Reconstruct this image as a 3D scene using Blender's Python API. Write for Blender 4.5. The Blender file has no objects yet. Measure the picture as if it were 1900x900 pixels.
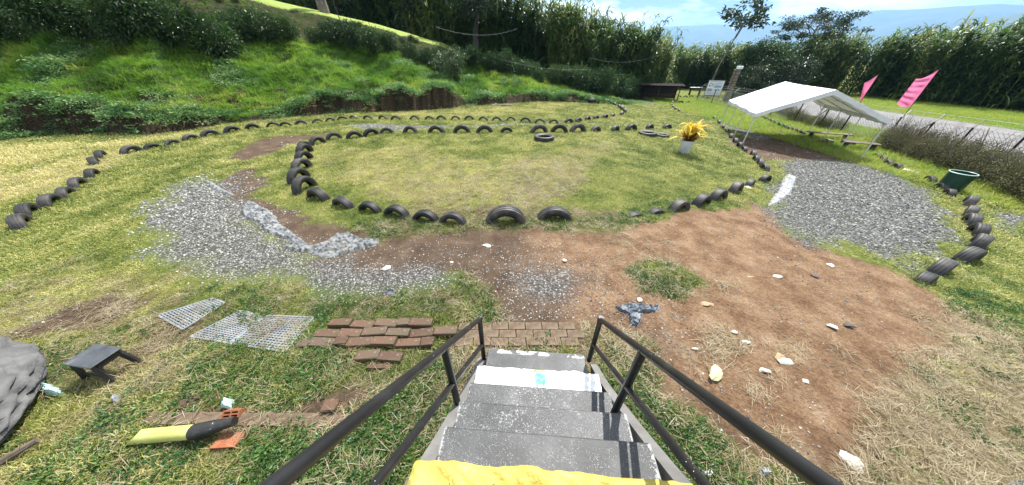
import bpy, math, random
import numpy as np
from mathutils import Vector, Matrix
R_ = math.radians
rng = np.random.default_rng(7); random.seed(7)
sc = bpy.context.scene
# ---------------------------------------------------------------- camera, sky, sun
EYE, PITCH, FPX = 3.0, R_(34.6), 493.0
cam_d = bpy.data.cameras.new('camera'); cam = bpy.data.objects.new('camera', cam_d); sc.collection.objects.link(cam)
cam.location = (0, 0, EYE); cam.rotation_euler = (R_(90) - PITCH, 0, 0)
cam_d.sensor_width = 36; cam_d.lens = FPX / 1900 * 36; cam_d.clip_start = .05; cam_d.clip_end = 60000
sc.camera = cam
SUN = Vector((.29, .58, 1)).normalized()
w = bpy.data.worlds.new('World'); sc.world = w; w.use_nodes = True
nt = w.node_tree; N = nt.nodes; L = nt.links; N.clear()
out = N.new('ShaderNodeOutputWorld'); bg = N.new('ShaderNodeBackground'); bg.inputs[1].default_value = .05
sky = N.new('ShaderNodeTexSky'); sky.sky_type = 'NISHITA'; sky.sun_disc = False
sky.sun_elevation = math.asin(SUN.z); sky.sun_rotation = math.atan2(SUN.x, SUN.y); sky.altitude = 1200
tc = N.new('ShaderNodeTexCoord'); mp = N.new('ShaderNodeMapping'); mp.inputs['Scale'].default_value = (1, 1, 4.5)
mp.inputs['Location'].default_value = (.3, .1, .2)
cn = N.new('ShaderNodeTexNoise'); cn.inputs['Scale'].default_value = 3.2; cn.inputs['Detail'].default_value = 9; cn.inputs['Roughness'].default_value = .58
cr = N.new('ShaderNodeValToRGB'); cr.color_ramp.elements[0].position = .41; cr.color_ramp.elements[1].position = .57
sx = N.new('ShaderNodeSeparateXYZ'); hr = N.new('ShaderNodeMapRange')
hr.inputs[1].default_value = .06; hr.inputs[2].default_value = .10; hr.clamp = True
ml = N.new('ShaderNodeMath'); ml.operation = 'MULTIPLY'
mx = N.new('ShaderNodeMixRGB'); mx.inputs[2].default_value = (24, 24.5, 24.5, 1)
L.new(tc.outputs['Generated'], mp.inputs[0]); L.new(mp.outputs[0], cn.inputs[0]); L.new(cn.outputs[0], cr.inputs[0])
L.new(tc.outputs['Generated'], sx.inputs[0]); L.new(sx.outputs[2], hr.inputs[0])
L.new(cr.outputs[0], ml.inputs[0]); L.new(hr.outputs[0], ml.inputs[1])
L.new(ml.outputs[0], mx.inputs[0]); L.new(sky.outputs[0], mx.inputs[1]); L.new(mx.outputs[0], bg.inputs[0]); L.new(bg.outputs[0], out.inputs[0])
sl = bpy.data.lights.new('sun', 'SUN'); sl.energy = 5.0; sl.angle = R_(.5); sl.color = (1, .955, .88)
so = bpy.data.objects.new('sun', sl); sc.collection.objects.link(so); so.rotation_euler = SUN.to_track_quat('Z', 'Y').to_euler()
sc.view_settings.view_transform = 'Standard'; sc.view_settings.look = 'None'; sc.view_settings.gamma = 1
sc.view_settings.exposure = 1.06
sc.cycles.max_bounces = 6; sc.cycles.diffuse_bounces = 3; sc.cycles.transmission_bounces = 3; sc.cycles.transparent_max_bounces = 8
sc.cycles.volume_bounces = 0; sc.cycles.use_denoising = True

# ---------------------------------------------------------------- helpers
_h = {}
def _lat(ix, iy, seed):
    h = (ix * 374761393 + iy * 668265263 + seed * 974634777) & 0xffffffff
    h = ((h ^ (h >> 13)) * 1274126177) & 0xffffffff
    return ((h ^ (h >> 16)) & 0xffff) / 65535.0
def noise(x, y, s=1.0, seed=0, octv=3):
    x = np.asarray(x, float) / s; y = np.asarray(y, float) / s; t = 0; a = 1; tot = 0
    for o in range(octv):
        ix = np.floor(x).astype(np.int64); iy = np.floor(y).astype(np.int64); fx = x - ix; fy = y - iy
        fx = fx * fx * (3 - 2 * fx); fy = fy * fy * (3 - 2 * fy)
        v = (_lat(ix, iy, seed + o) * (1 - fx) + _lat(ix + 1, iy, seed + o) * fx) * (1 - fy) + (_lat(ix, iy + 1, seed + o) * (1 - fx) + _lat(ix + 1, iy + 1, seed + o) * fx) * fy
        t = t + a * v; tot += a; a *= .5; x = x * 2.03 + 11; y = y * 2.03 + 7
    return t / tot
def sstep(x, a, b):
    t = np.clip((np.asarray(x, float) - a) / (b - a), 0, 1); return t * t * (3 - 2 * t)
CP, SP = math.cos(PITCH), math.sin(PITCH)
def ray(px, py):
    u, v = px - 950, py - 450
    return (u, CP * FPX - SP * v, -(SP * FPX + CP * v))
# terrain: flat arena, right side falls away to the road, a cut bank on the left and behind
FOOT0 = [(-260, 262), (0, 262), (115, 250), (286, 251), (437, 229), (590, 213), (798, 204), (916, 194), (1084, 184)]
FOOT = []
for px, py in FOOT0:
    r = ray(px, py); t = -EYE / r[2]; FOOT.append((r[0] * t, r[1] * t))
FOOT = [(-60, 4)] + FOOT + [(13, 31.5), (26, 46), (60, 80)]
LIP = [.1, .1, .2, .95, .3, .35, .7, 1.0, .65, .4, .1, 0, 0]
MUL = [1.25, 1.2, 1.2, 1.15, 1.15, 1.12, .95, .62, .52, .32, .05, 0, 0]
# height of the mown crest seen in each compass direction (degrees right of straight ahead)
CREST = ([math.degrees(math.atan((p_ - 950) / 633)) for p_ in (-200, 300, 450, 540, 600, 700, 820, 870, 930)], [9.6, 9.0, 8.0, 7.4, 6.95, 6.04, 4.55, 3.2, 0])
def bank_coords(x, y):
    x = np.asarray(x, float); y = np.asarray(y, float)
    best = np.full(x.shape, 1e9); sgn = np.zeros(x.shape); lip = np.zeros(x.shape); mul = np.zeros(x.shape)
    for i in range(len(FOOT) - 1):
        ax, ay = FOOT[i]; bx, by = FOOT[i + 1]; dx, dy = bx - ax, by - ay; l2 = dx * dx + dy * dy
        t = np.clip(((x - ax) * dx + (y - ay) * dy) / l2, 0, 1)
        d = np.hypot(x - ax - t * dx, y - ay - t * dy); c = dx * (y - ay) - dy * (x - ax); m = d < best
        best = np.where(m, d, best); sgn = np.where(m, np.where(c > 0, 1, -1), sgn)
        lip = np.where(m, LIP[i] * (1 - t) + LIP[i + 1] * t, lip); mul = np.where(m, MUL[i] * (1 - t) + MUL[i + 1] * t, mul)
    return best * sgn, lip, mul
def terrain(x, y, detail=True):
    x = np.asarray(x, float); y = np.asarray(y, float)
    z = np.interp(x, [2, 4, 14.5, 18, 1e6], [0, -.1, -1.15, -1.3, -1.3])
    s, lip, mul = bank_coords(x, y); s0_ = s
    s = s + (noise(x, y, 1.3, 3) - .5) * 1.1 + (noise(x, y, .35, 5, 2) - .5) * .5
    b = lip * np.clip(2.4 * noise(x, y, 1.7, 9) - .35, .32, 1.4) * sstep(s, 0, .22)
    sp = np.maximum(s, 0); zl = b + mul * .40 * np.minimum(sp, 8)
    zc = np.interp(np.degrees(np.arctan2(x, y)), CREST[0], CREST[1]); q = np.clip((s0_ - 9) / 8, 0, 1)
    b = zl + np.maximum(zc - zl, 0) * (1 - (1 - q) ** 1.8) * (mul > .01) - .12 * np.clip(sp - 18.5, 0, 34) * (mul > .01)
    b = np.where(s > 0, b + (noise(x, y, 2.5, 31) - .5) * .6 * sstep(s, .5, 4) * (1 - sstep(s, 10, 12.5)) * np.minimum(mul * 1.5, 1), 0)
    z = z + b
    if detail:
        near = 1 - sstep(np.hypot(x, y), 40, 60)
        flat = 1 - sstep(x, 15, 18)
        z = z + near * flat * ((noise(x, y, 1.6, 17) - .5) * .07 + (noise(x, y, .28, 23, 2) - .5) * .028)
    return z
def tz(x, y): return float(terrain(np.array([x]), np.array([y]))[0])
def G(px, py, h=0.0):
    """the point where the line of sight through a pixel of the photograph meets the ground (raised by h)"""
    r = ray(px, py); ts = np.geomspace(5e-4, .32, 130)
    for _ in range(3):
        f = EYE + r[2] * ts - terrain(r[0] * ts, r[1] * ts, False) - h; k = int(np.argmax(f <= 0)) if (f <= 0).any() else len(ts) - 1
        ts = np.linspace(ts[max(k - 1, 0)], ts[k], 30)
    hi = float(ts[-1]); return Vector((r[0] * hi, r[1] * hi, EYE + r[2] * hi))
def in_plane(px, py, p0):
    r = Vector(ray(px, py)); n = Vector((p0.x, p0.y, 0)).normalized(); return Vector((0, 0, EYE)) + r * (((p0 - Vector((0, 0, EYE))).dot(n)) / r.dot(n))
def polysd(poly, x, y):
    x = np.asarray(x, float); y = np.asarray(y, float); d = np.full(x.shape, 1e9); ins = np.zeros(x.shape, bool); n = len(poly)
    for i in range(n):
        ax, ay = poly[i]; bx, by = poly[(i + 1) % n]; dx, dy = bx - ax, by - ay
        t = np.clip(((x - ax) * dx + (y - ay) * dy) / (dx * dx + dy * dy + 1e-12), 0, 1)
        d = np.minimum(d, np.hypot(x - ax - t * dx, y - ay - t * dy))
        c = ((ay > y) != (by > y)) & (x < (bx - ax) * (y - ay) / ((by - ay) if by != ay else 1e-9) + ax); ins ^= c
    return np.where(ins, d, -d)
def gp(pts): return [tuple(G(*p)[:2]) for p in pts]

def tag(o, label=None, cat=None, group=None, kind=None):
    if label: o['label'] = label
    if cat: o['category'] = cat
    if group: o['group'] = group
    if kind: o['kind'] = kind
    return o
def link(o, parent=None):
    sc.collection.objects.link(o)
    if parent is not None: o.parent = parent
    return o
def empty(name, loc, rz=0.0):
    o = bpy.data.objects.new(name, None); o.location = loc; o.rotation_euler = (0, 0, rz); o.empty_display_size = .1
    return link(o)
def mesh_np(name, v, f, mats=(), smooth=False, mi=None):
    """v (n,3); f (m,k) with constant k"""
    v = np.asarray(v, np.float32); f = np.asarray(f, np.int32); m = bpy.data.meshes.new(name); k = f.shape[1]
    m.vertices.add(len(v)); m.vertices.foreach_set('co', v.ravel()); m.loops.add(f.size); m.loops.foreach_set('vertex_index', f.ravel())
    m.polygons.add(len(f)); m.polygons.foreach_set('loop_start', np.arange(0, f.size, k, dtype=np.int32))
    m.polygons.foreach_set('use_smooth', np.full(len(f), smooth)); m.update(calc_edges=True)
    for q in mats: m.materials.append(q)
    if mi is not None: m.polygons.foreach_set('material_index', np.asarray(mi, np.int32))
    return m
class MB:
    def __init__(s): s.v = []; s.f = []; s.m = []; s.mi = 0; s.T = Matrix()
    def add(s, vs, fs):
        b = len(s.v); s.v += [tuple(s.T @ Vector(p)) for p in vs]; s.f += [tuple(i + b for i in q) for q in fs]; s.m += [s.mi] * len(fs); return s
    def box(s, c, d, M=None, bev=0.0):
        hx, hy, hz = d[0] / 2, d[1] / 2, d[2] / 2; b = min(bev, hx * .9, hy * .9, hz * .9); c = Vector(c); M = M or Matrix.Identity(3)
        if b <= 0:
            vs = [(x, y, z) for x in (-hx, hx) for y in (-hy, hy) for z in (-hz, hz)]
            fs = [(0, 1, 3, 2), (4, 6, 7, 5), (0, 4, 5, 1), (2, 3, 7, 6), (0, 2, 6, 4), (1, 5, 7, 3)]
        else:
            def rg(z, i): return [(-hx + i, -hy, z), (hx - i, -hy, z), (hx, -hy + i, z), (hx, hy - i, z), (hx - i, hy, z), (-hx + i, hy, z), (-hx, hy - i, z), (-hx, -hy + i, z)]
            def rs(z): return [(-hx + b, -hy + b, z), (hx - b, -hy + b, z), (hx - b, -hy + b, z), (hx - b, hy - b, z), (hx - b, hy - b, z), (-hx + b, hy - b, z), (-hx + b, hy - b, z), (-hx + b, -hy + b, z)]
            vs = rs(-hz) + rg(-hz + b, b) + rg(hz - b, b) + rs(hz); fs = []
            for k in range(3):
                for i in range(8): fs.append((k * 8 + i, k * 8 + (i + 1) % 8, k * 8 + 8 + (i + 1) % 8, k * 8 + 8 + i))
            fs += [(7, 5, 3, 1), (24, 26, 28, 30)]
        return s.add([tuple(c + M @ Vector(p)) for p in vs], fs)
    def tube(s, pts, rad, n=10, cap=True):
        pts = [Vector(p) for p in pts]; rad = rad if isinstance(rad, (list, tuple)) else [rad] * len(pts); vs = []; fs = []; up = None
        for i, p in enumerate(pts):
            d = (pts[min(i + 1, len(pts) - 1)] - pts[max(i - 1, 0)]).normalized()
            if up is None: up = Vector((0, 0, 1)) if abs(d.z) < .9 else Vector((1, 0, 0))
            a = d.cross(up).normalized(); bb = a.cross(d).normalized(); up = bb
            for k in range(n):
                t = 2 * math.pi * k / n; vs.append(tuple(p + (a * math.cos(t) + bb * math.sin(t)) * rad[i]))
        for i in range(len(pts) - 1):
            for k in range(n): fs.append((i * n + k, i * n + (k + 1) % n, i * n + n + (k + 1) % n, i * n + n + k))
        if cap: fs += [tuple(range(n - 1, -1, -1)), tuple((len(pts) - 1) * n + k for k in range(n))]
        return s.add(vs, fs)
    def lathe(s, prof, n=28, closed=False, c=(0, 0, 0)):
        vs = []; fs = []; m = len(prof)
        for k in range(n):
            t = 2 * math.pi * k / n
            for r, z in prof: vs.append((c[0] + r * math.cos(t), c[1] + r * math.sin(t), c[2] + z))
        for k in range(n):
            for j in range(m if closed else m - 1):
                j2 = (j + 1) % m; k2 = (k + 1) % n; fs.append((k * m + j, k2 * m + j, k2 * m + j2, k * m + j2))
        return s.add(vs, fs)
    def mesh(s, name, mats, smooth=False):
        m = bpy.data.meshes.new(name); m.from_pydata(s.v, [], s.f)
        for q in (mats if isinstance(mats, (list, tuple)) else [mats]): m.materials.append(q)
        m.polygons.foreach_set('material_index', s.m); m.polygons.foreach_set('use_smooth', [smooth] * len(s.f)); m.update(); return m
    def build(s, name, mats, parent=None, smooth=False, loc=(0, 0, 0), rz=0.0):
        o = bpy.data.objects.new(name, s.mesh(name, mats, smooth)); o.location = loc; o.rotation_euler = (0, 0, rz)
        if smooth: auto_smooth(o.data)
        return link(o, parent)
def auto_smooth(m, ang=40):
    import bmesh
    bm = bmesh.new(); bm.from_mesh(m); bmesh.ops.recalc_face_normals(bm, faces=bm.faces)
    for e in bm.edges:
        if len(e.link_faces) == 2 and e.calc_face_angle(0) > R_(ang): e.smooth = False
    bm.to_mesh(m); bm.free()

# ---------------------------------------------------------------- materials
def newmat(name):
    m = bpy.data.materials.new(name); m.use_nodes = True; t = m.node_tree; b = t.nodes['Principled BSDF']; return m, t, b
def ramp(t, src, stops, coord=None):
    r = t.nodes.new('ShaderNodeValToRGB'); e = r.color_ramp.elements
    while len(e) < len(stops): e.new(.5)
    for k, (p, c) in enumerate(stops): e[k].position = p; e[k].color = (*c, 1) if len(c) == 3 else c
    t.links.new(src, r.inputs[0]); return r.outputs[0]
def nz(t, scale, detail=4, rough=.55, coord='Object', dist=0, vec=None):
    if vec is None:
        vec = t.nodes.new('ShaderNodeTexCoord').outputs[coord]
    n = t.nodes.new('ShaderNodeTexNoise'); n.inputs['Scale'].default_value = scale; n.inputs['Detail'].default_value = detail
    n.inputs['Roughness'].default_value = rough; n.inputs['Distortion'].default_value = dist; t.links.new(vec, n.inputs[0]); return n.outputs[0]
def bump(t, b, src, strength=.3, dist=.01):
    n = t.nodes.new('ShaderNodeBump'); n.inputs['Strength'].default_value = strength; n.inputs['Distance'].default_value = dist
    t.links.new(src, n.inputs['Height']); t.links.new(n.outputs[0], b.inputs['Normal']); return n
def mixc(t, fac, a, b_, mode='MIX'):
    n = t.nodes.new('ShaderNodeMixRGB'); n.blend_type = mode
    for i, q in ((0, fac), (1, a), (2, b_)):
        if isinstance(q, (int, float)): n.inputs[i].default_value = q
        elif isinstance(q, tuple): n.inputs[i].default_value = (*q, 1)
        else: t.links.new(q, n.inputs[i])
    return n.outputs[0]
def mathn(t, op, a, b_=0.0, c=None, clamp=False):
    n = t.nodes.new('ShaderNodeMath'); n.operation = op; n.use_clamp = clamp
    for i, q in enumerate((a, b_, c)):
        if q is None: continue
        if isinstance(q, (int, float)): n.inputs[i].default_value = q
        else: t.links.new(q, n.inputs[i])
    return n.outputs[0]
def attr(t, name, typ='GEOMETRY', o='Fac'):
    n = t.nodes.new('ShaderNodeAttribute'); n.attribute_name = name; n.attribute_type = typ; return n.outputs[o]
def mat_noise(name, stops, scale=8, rough=.7, bstr=.3, bdist=.01, detail=5, coord='Object', spec=.5, metal=0):
    m, t, b = newmat(name); n = nz(t, scale, detail, .6, coord); L2 = t.links
    L2.new(ramp(t, n, stops), b.inputs['Base Color']); b.inputs['Roughness'].default_value = rough; b.inputs['Specular IOR Level'].default_value = spec; b.inputs['Metallic'].default_value = metal
    n2 = nz(t, scale * 3.7, 5, .6, coord); bump(t, b, n2, bstr, bdist); return m
def mat_leaf(name, stops, rough=.45, inst=True, trans=.35, spec=.4, tcol=(.5, .75, .12)):
    m, t, b = newmat(name); L2 = t.links
    if inst: f = attr(t, 'tint', 'INSTANCER')
    else:
        oi = t.nodes.new('ShaderNodeObjectInfo'); n = nz(t, 2.3, 3)
        f = mathn(t, 'ADD', mathn(t, 'MULTIPLY', oi.outputs['Random'], .35), mathn(t, 'MULTIPLY', n, .65))
    g = t.nodes.new('ShaderNodeNewGeometry')
    f2 = mathn(t, 'ADD', f, mathn(t, 'MULTIPLY', mathn(t, 'SUBTRACT', g.outputs['Random Per Island'], .5), .45), clamp=True)
    c = ramp(t, f2, stops); L2.new(c, b.inputs['Base Color']); b.inputs['Roughness'].default_value = rough; b.inputs['Specular IOR Level'].default_value = spec
    tr = t.nodes.new('ShaderNodeBsdfTranslucent'); L2.new(mixc(t, .5, c, mixc(t, 1.0, c, tcol, 'MULTIPLY')), tr.inputs[0])
    ms = t.nodes.new('ShaderNodeMixShader'); ms.inputs[0].default_value = trans
    L2.new(b.outputs[0], ms.inputs[1]); L2.new(tr.outputs[0], ms.inputs[2]); L2.new(ms.outputs[0], t.nodes['Material Output'].inputs['Surface']); return m
M = {}
M['tyre'], t, b = newmat('tyre_rubber')
oi = t.nodes.new('ShaderNodeObjectInfo'); n1 = nz(t, 5, 5)
dust = mathn(t, 'MULTIPLY', ramp(t, n1, [(.42, (0, 0, 0)), (.7, (1, 1, 1))]), mathn(t, 'MULTIPLY', oi.outputs['Random'], .8))
t.links.new(mixc(t, dust, mixc(t, oi.outputs['Random'], (.009, .009, .010), (.026, .027, .03)), (.13, .11, .09)), b.inputs['Base Color'])
b.inputs['Roughness'].default_value = .58; b.inputs['Specular IOR Level'].default_value = .4
bump(t, b, nz(t, 40, 3), .35, .006)
M['metal'] = mat_noise('black_painted_steel', [(.4, (.010, .010, .011)), (.62, (.016, .016, .017)), (.74, (.026, .026, .028))], 6, .42, .12, .002, spec=.35)
t = M['metal'].node_tree; b = t.nodes['Principled BSDF']; vo = t.nodes.new('ShaderNodeTexVoronoi'); vo.inputs['Scale'].default_value = 60
t.links.new(t.nodes.new('ShaderNodeTexCoord').outputs['Object'], vo.inputs[0])
spk = mathn(t, 'MULTIPLY', mathn(t, 'LESS_THAN', vo.outputs['Distance'], .13), mathn(t, 'GREATER_THAN', nz(t, 4, 2), .56))
old = b.inputs['Base Color'].links[0].from_socket; t.links.new(mixc(t, spk, old, (.5, .5, .48)), b.inputs['Base Color'])
# concrete treads: dark worn paint spattered with white
def step_mat(name, wear):
    m, t, b = newmat(name); c = nz(t, 3, 5); base = ramp(t, c, [(.35, (.024, .026, .029)), (.5, (.042, .044, .048)), (.68, (.08, .082, .088))])
    vo = t.nodes.new('ShaderNodeTexVoronoi'); vo.inputs['Scale'].default_value = 130; t.links.new(t.nodes.new('ShaderNodeTexCoord').outputs['Object'], vo.inputs[0])
    big = nz(t, 5, 6, .7)
    sp = mathn(t, 'MULTIPLY', mathn(t, 'LESS_THAN', vo.outputs['Distance'], .22), mathn(t, 'GREATER_THAN', nz(t, 9, 6, .75), .50 - wear))
    ch = mathn(t, 'MULTIPLY', mathn(t, 'GREATER_THAN', nz(t, 70, 5, .8), .60 - wear * .4), mathn(t, 'GREATER_THAN', big, .60 - wear * 1.2))
    geo = t.nodes.new('ShaderNodeTexCoord'); sxyz = t.nodes.new('ShaderNodeSeparateXYZ'); t.links.new(geo.outputs['Object'], sxyz.inputs[0])
    edge = mathn(t, 'GREATER_THAN', mathn(t, 'ADD', mathn(t, 'ABSOLUTE', sxyz.outputs[0]), mathn(t, 'MULTIPLY', nz(t, 30, 5, .8), .12)), .655)
    fr = mathn(t, 'MULTIPLY', mathn(t, 'GREATER_THAN', mathn(t, 'ADD', sxyz.outputs[1], mathn(t, 'MULTIPLY', nz(t, 25, 5, .8), .05)), .163), mathn(t, 'GREATER_THAN', nz(t, 8, 4), .5))
    tot = mathn(t, 'MAXIMUM', mathn(t, 'MAXIMUM', sp, ch), mathn(t, 'MAXIMUM', edge, fr))
    t.links.new(mixc(t, mathn(t, 'MULTIPLY', tot, .62), base, (.42, .43, .43)), b.inputs['Base Color']); b.inputs['Roughness'].default_value = .6
    bump(t, b, nz(t, 60, 4), .4, .004); return m
M['step'] = step_mat('worn_grey_step_paint', 0.0); M['step2'] = step_mat('spattered_grey_step_paint', .07)
M['concrete'] = mat_noise('side_concrete', [(.3, (0.096, 0.093, 0.09)), (.7, (0.168, 0.162, 0.156))], 5, .85, .5, .01)
M['white_sack'] = mat_noise('white_woven_sack', [(.25, (.72, .72, .74)), (.6, (.85, .85, .86))], 12, .6, .5, .006)
M['yellow_sack'] = mat_noise('yellow_woven_sack', [(.3, (.33, .26, .045)), (.55, (.44, .36, .07)), (.75, (.52, .45, .17))], 9, .6, .9, .012)
M['green_print'] = mat_noise('green_print', [(.35, (.02, .36, .18)), (.65, (.2, .6, .42))], 20, .6, .2, .002)
M['orange_print'] = mat_noise('orange_print', [(.4, (.7, .16, .05)), (.6, (.7, .3, .2))], 20, .6, .2, .002)
M['brown_print'] = mat_noise('brown_print', [(.4, (.56, .42, .06)), (.6, (.6, .46, .1))], 20, .6, .2, .002)
m_, t, b = newmat('brick_clay'); oi = t.nodes.new('ShaderNodeObjectInfo')
cc = ramp(t, oi.outputs['Random'], [(0, (0.06864, 0.03392, 0.02099)), (.5, (0.1084, 0.05652, 0.03392)), (1, (0.07948, 0.06056, 0.04038))])
mo = ramp(t, nz(t, 9, 6, .7), [(.45, (0, 0, 0)), (.68, (1, 1, 1))]); cc = mixc(t, mathn(t, 'MULTIPLY', mo, .8), cc, (.06, .06, .03))
t.links.new(mixc(t, ramp(t, nz(t, 24, 5), [(.6, (0, 0, 0)), (.75, (.6, .6, .6))]), cc, (.32, .26, .2)), b.inputs['Base Color']); b.inputs['Roughness'].default_value = .85
bump(t, b, nz(t, 45, 5), .5, .008); M['brick'] = m_
M['brick_dusty'] = mat_noise('dusty_brown_brick', [(.3, (0.07, 0.0455, 0.028)), (.5, (0.119, 0.084, 0.056)), (.7, (0.168, 0.126, 0.084))], 7, .9, .6, .01)
M['orange_clay'] = mat_noise('orange_hollow_clay', [(.35, (0.216, 0.0624, 0.0242)), (.7, (0.2784, 0.1152, 0.0572))], 12, .8, .4, .006)
M['hole_shade'] = mat_noise('painted_hole_shade', [(.4, (.02, .012, .01)), (.6, (.04, .025, .02))], 8, .9, .1, .01)  # near-black colour painted as the shade inside the hollow bricks
M['mat'] = mat_noise('grey_plastic_grate', [(.35, (0.144, 0.162, 0.18)), (.65, (0.24, 0.258, 0.276))], 5, .5, .2, .003, spec=.15)
M['stool'] = mat_noise('black_stool_paint', [(.35, (.012, .012, .013)), (.6, (.02, .02, .02))], 6, .5, .2, .003)
M['stool_top'] = mat_noise('dusty_black_stool_top', [(.35, (0.024, 0.0272, 0.032)), (.58, (0.056, 0.06, 0.068)), (.75, (0.136, 0.136, 0.136))], 6, .42, .2, .003)
M['pipe'] = mat_noise('pale_yellow_pipe', [(.3, (0.34, 0.3536, 0.084)), (.55, (0.4488, 0.4624, 0.144)), (.75, (0.4896, 0.5032, 0.204))], 3, .4, .15, .003)
M['pipe_black'] = mat_noise('black_pipe_wrap', [(.5, (.014, .014, .014)), (.64, (.03, .03, .03)), (.69, (.5, .5, .5))], 13, .45, .5, .01)
M['rock'] = mat_noise('grey_rock', [(.3, (0.05208, 0.05208, 0.05425)), (.5, (0.0868, 0.0868, 0.0868)), (.7, (0.1302, 0.1302, 0.1259))], 5, .85, .8, .02)
M['plastic'] = mat_noise('grey_plastic_film', [(.3, (0.0884, 0.096, 0.1044)), (.5, (0.1632, 0.1696, 0.174)), (.7, (0.2448, 0.2464, 0.2436))], 9, .55, .6, .01, spec=.3)
M['plastic_dark'] = mat_noise('dark_plastic_film', [(.3, (0.04, 0.048, 0.06375)), (.55, (0.088, 0.104, 0.1275)), (.7, (0.176, 0.2, 0.225))], 9, .5, .6, .01, spec=.3)
M['plastic_pale'] = mat_noise('pale_plastic_film', [(.3, (0.192, 0.2059, 0.216)), (.7, (0.2944, 0.3058, 0.312))], 9, .6, .6, .01)
M['blue_litter'] = mat_noise('blue_litter', [(.3, (.25, .55, .62)), (.6, (.55, .78, .84))], 12, .5, .5, .01)
M['pink_litter'] = mat_noise('violet_litter', [(.3, (.40, .22, .55)), (.6, (.75, .68, .82))], 12, .5, .5, .01)
M['pale_stone'] = mat_noise('pale_stone', [(.3, (0.3588, 0.3354, 0.2808)), (.6, (0.4836, 0.468, 0.4212)), (.75, (0.5616, 0.5538, 0.5304))], 14, .8, .5, .006)
M['cream_stone'] = mat_noise('cream_stone', [(.3, (0.3276, 0.312, 0.1716)), (.6, (0.468, 0.4524, 0.2808))], 10, .8, .5, .006)
M['dark_stone'] = mat_noise('dark_stone', [(.3, (.04, .036, .034)), (.6, (.085, .075, .07))], 14, .8, .5, .006)
M['tan_stone'] = mat_noise('tan_stone', [(.3, (0.2652, 0.1716, 0.0936)), (.6, (0.3588, 0.2418, 0.1404))], 10, .8, .5, .006)
m_, t, b = newmat('gravel_stone'); cc = ramp(t, attr(t, 'tint', 'INSTANCER'), [(0, (0.03754, 0.04039, 0.04211)), (.3, (0.1051, 0.1102, 0.1088)), (.65, (0.2327, 0.2314, 0.2245)), (1, (0.4354, 0.4186, 0.379))])
t.links.new(cc, b.inputs['Base Color']); b.inputs['Roughness'].default_value = .75; M['gravel'] = m_
M['canvas'] = mat_noise('white_canopy_sheet', [(.3, (.60, .61, .64)), (.6, (.70, .71, .73))], 1.5, .5, .25, .03)
t = M['canvas'].node_tree; b = t.nodes['Principled BSDF']; tr = t.nodes.new('ShaderNodeBsdfTranslucent'); tr.inputs[0].default_value = (.85, .84, .78, 1)
ms = t.nodes.new('ShaderNodeMixShader'); ms.inputs[0].default_value = .06; t.links.new(b.outputs[0], ms.inputs[1]); t.links.new(tr.outputs[0], ms.inputs[2]); t.links.new(ms.outputs[0], t.nodes['Material Output'].inputs['Surface'])
M['white_metal'] = mat_noise('white_tent_pole', [(.4, (.5, .5, .5)), (.6, (.6, .6, .6))], 4, .4, .1, .002)
M['pink'] = mat_noise('pink_flag_cloth', [(.3, (0.5184, 0.0864, 0.216)), (.7, (0.576, 0.1368, 0.2736))], 3, .6, .2, .004)
t = M['pink'].node_tree; b = t.nodes['Principled BSDF']; tr = t.nodes.new('ShaderNodeBsdfTranslucent'); tr.inputs[0].default_value = (.9, .25, .45, 1)
ms = t.nodes.new('ShaderNodeMixShader'); ms.inputs[0].default_value = .4; t.links.new(b.outputs[0], ms.inputs[1]); t.links.new(tr.outputs[0], ms.inputs[2]); t.links.new(ms.outputs[0], t.nodes['Material Output'].inputs['Surface'])
M['pot'] = mat_noise('grey_white_pot', [(.35, (.46, .48, .52)), (.65, (.6, .61, .64))], 4, .6, .2, .003)
M['soil'] = mat_noise('potting_soil', [(.3, (.03, .02, .012)), (.7, (.08, .05, .03))], 20, .9, .8, .02)
M['tub'] = mat_noise('dark_green_plastic', [(.35, (0.0021, 0.02887, 0.02205)), (.65, (0.0042, 0.04462, 0.03255))], 5, .35, .15, .003)
M['tub_rim'] = mat_noise('pale_green_rim', [(.35, (.3, .5, .45)), (.65, (.45, .62, .56))], 5, .35, .1, .002)
M['sign'] = mat_noise('sign_white', [(.35, (.66, .70, .76)), (.65, (.74, .77, .82))], 4, .5, .05, .001)
M['sign_blue'] = mat_noise('sign_blue', [(.35, (.05, .30, .48)), (.65, (.08, .4, .58))], 4, .5, .05, .001)
M['sign_grey'] = mat_noise('sign_grey', [(.35, (.18, .2, .27)), (.65, (.36, .38, .45))], 9, .5, .05, .001)
M['sign_ink'] = mat_noise('sign_ink', [(.35, (.03, .05, .10)), (.65, (.05, .07, .13))], 4, .5, .05, .001)
M['wood'] = mat_noise('weathered_wood', [(.3, (.06, .045, .035)), (.55, (.14, .11, .085)), (.75, (.24, .2, .16))], 4, .85, .6, .01)
M['wood_dark'] = mat_noise('dark_timber', [(.35, (.025, .018, .015)), (.65, (.06, .045, .035))], 4, .85, .5, .01)
M['roof_dark'] = mat_noise('dark_maroon_roof', [(.35, (.018, .011, .012)), (.65, (.024, .016, .016))], 4, .9, .4, .02, spec=.1)
M['bark'] = mat_noise('bark', [(.3, (.07, .055, .045)), (.55, (.16, .135, .115)), (.75, (.27, .24, .21))], 3, .9, .8, .03)
M['bark_dark'] = mat_noise('dark_bark', [(.3, (.015, .013, .012)), (.7, (.06, .05, .045))], 3, .9, .8, .03)
M['wire'] = mat_noise('wire_steel', [(.35, (.22, .22, .22)), (.65, (.34, .34, .34))], 4, .5, .05, .001)
M['pillar'] = mat_noise('brown_stacked_stone', [(.3, (.06, .05, .04)), (.5, (.14, .115, .09)), (.7, (.24, .2, .16))], 3, .9, .8, .05)

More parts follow.
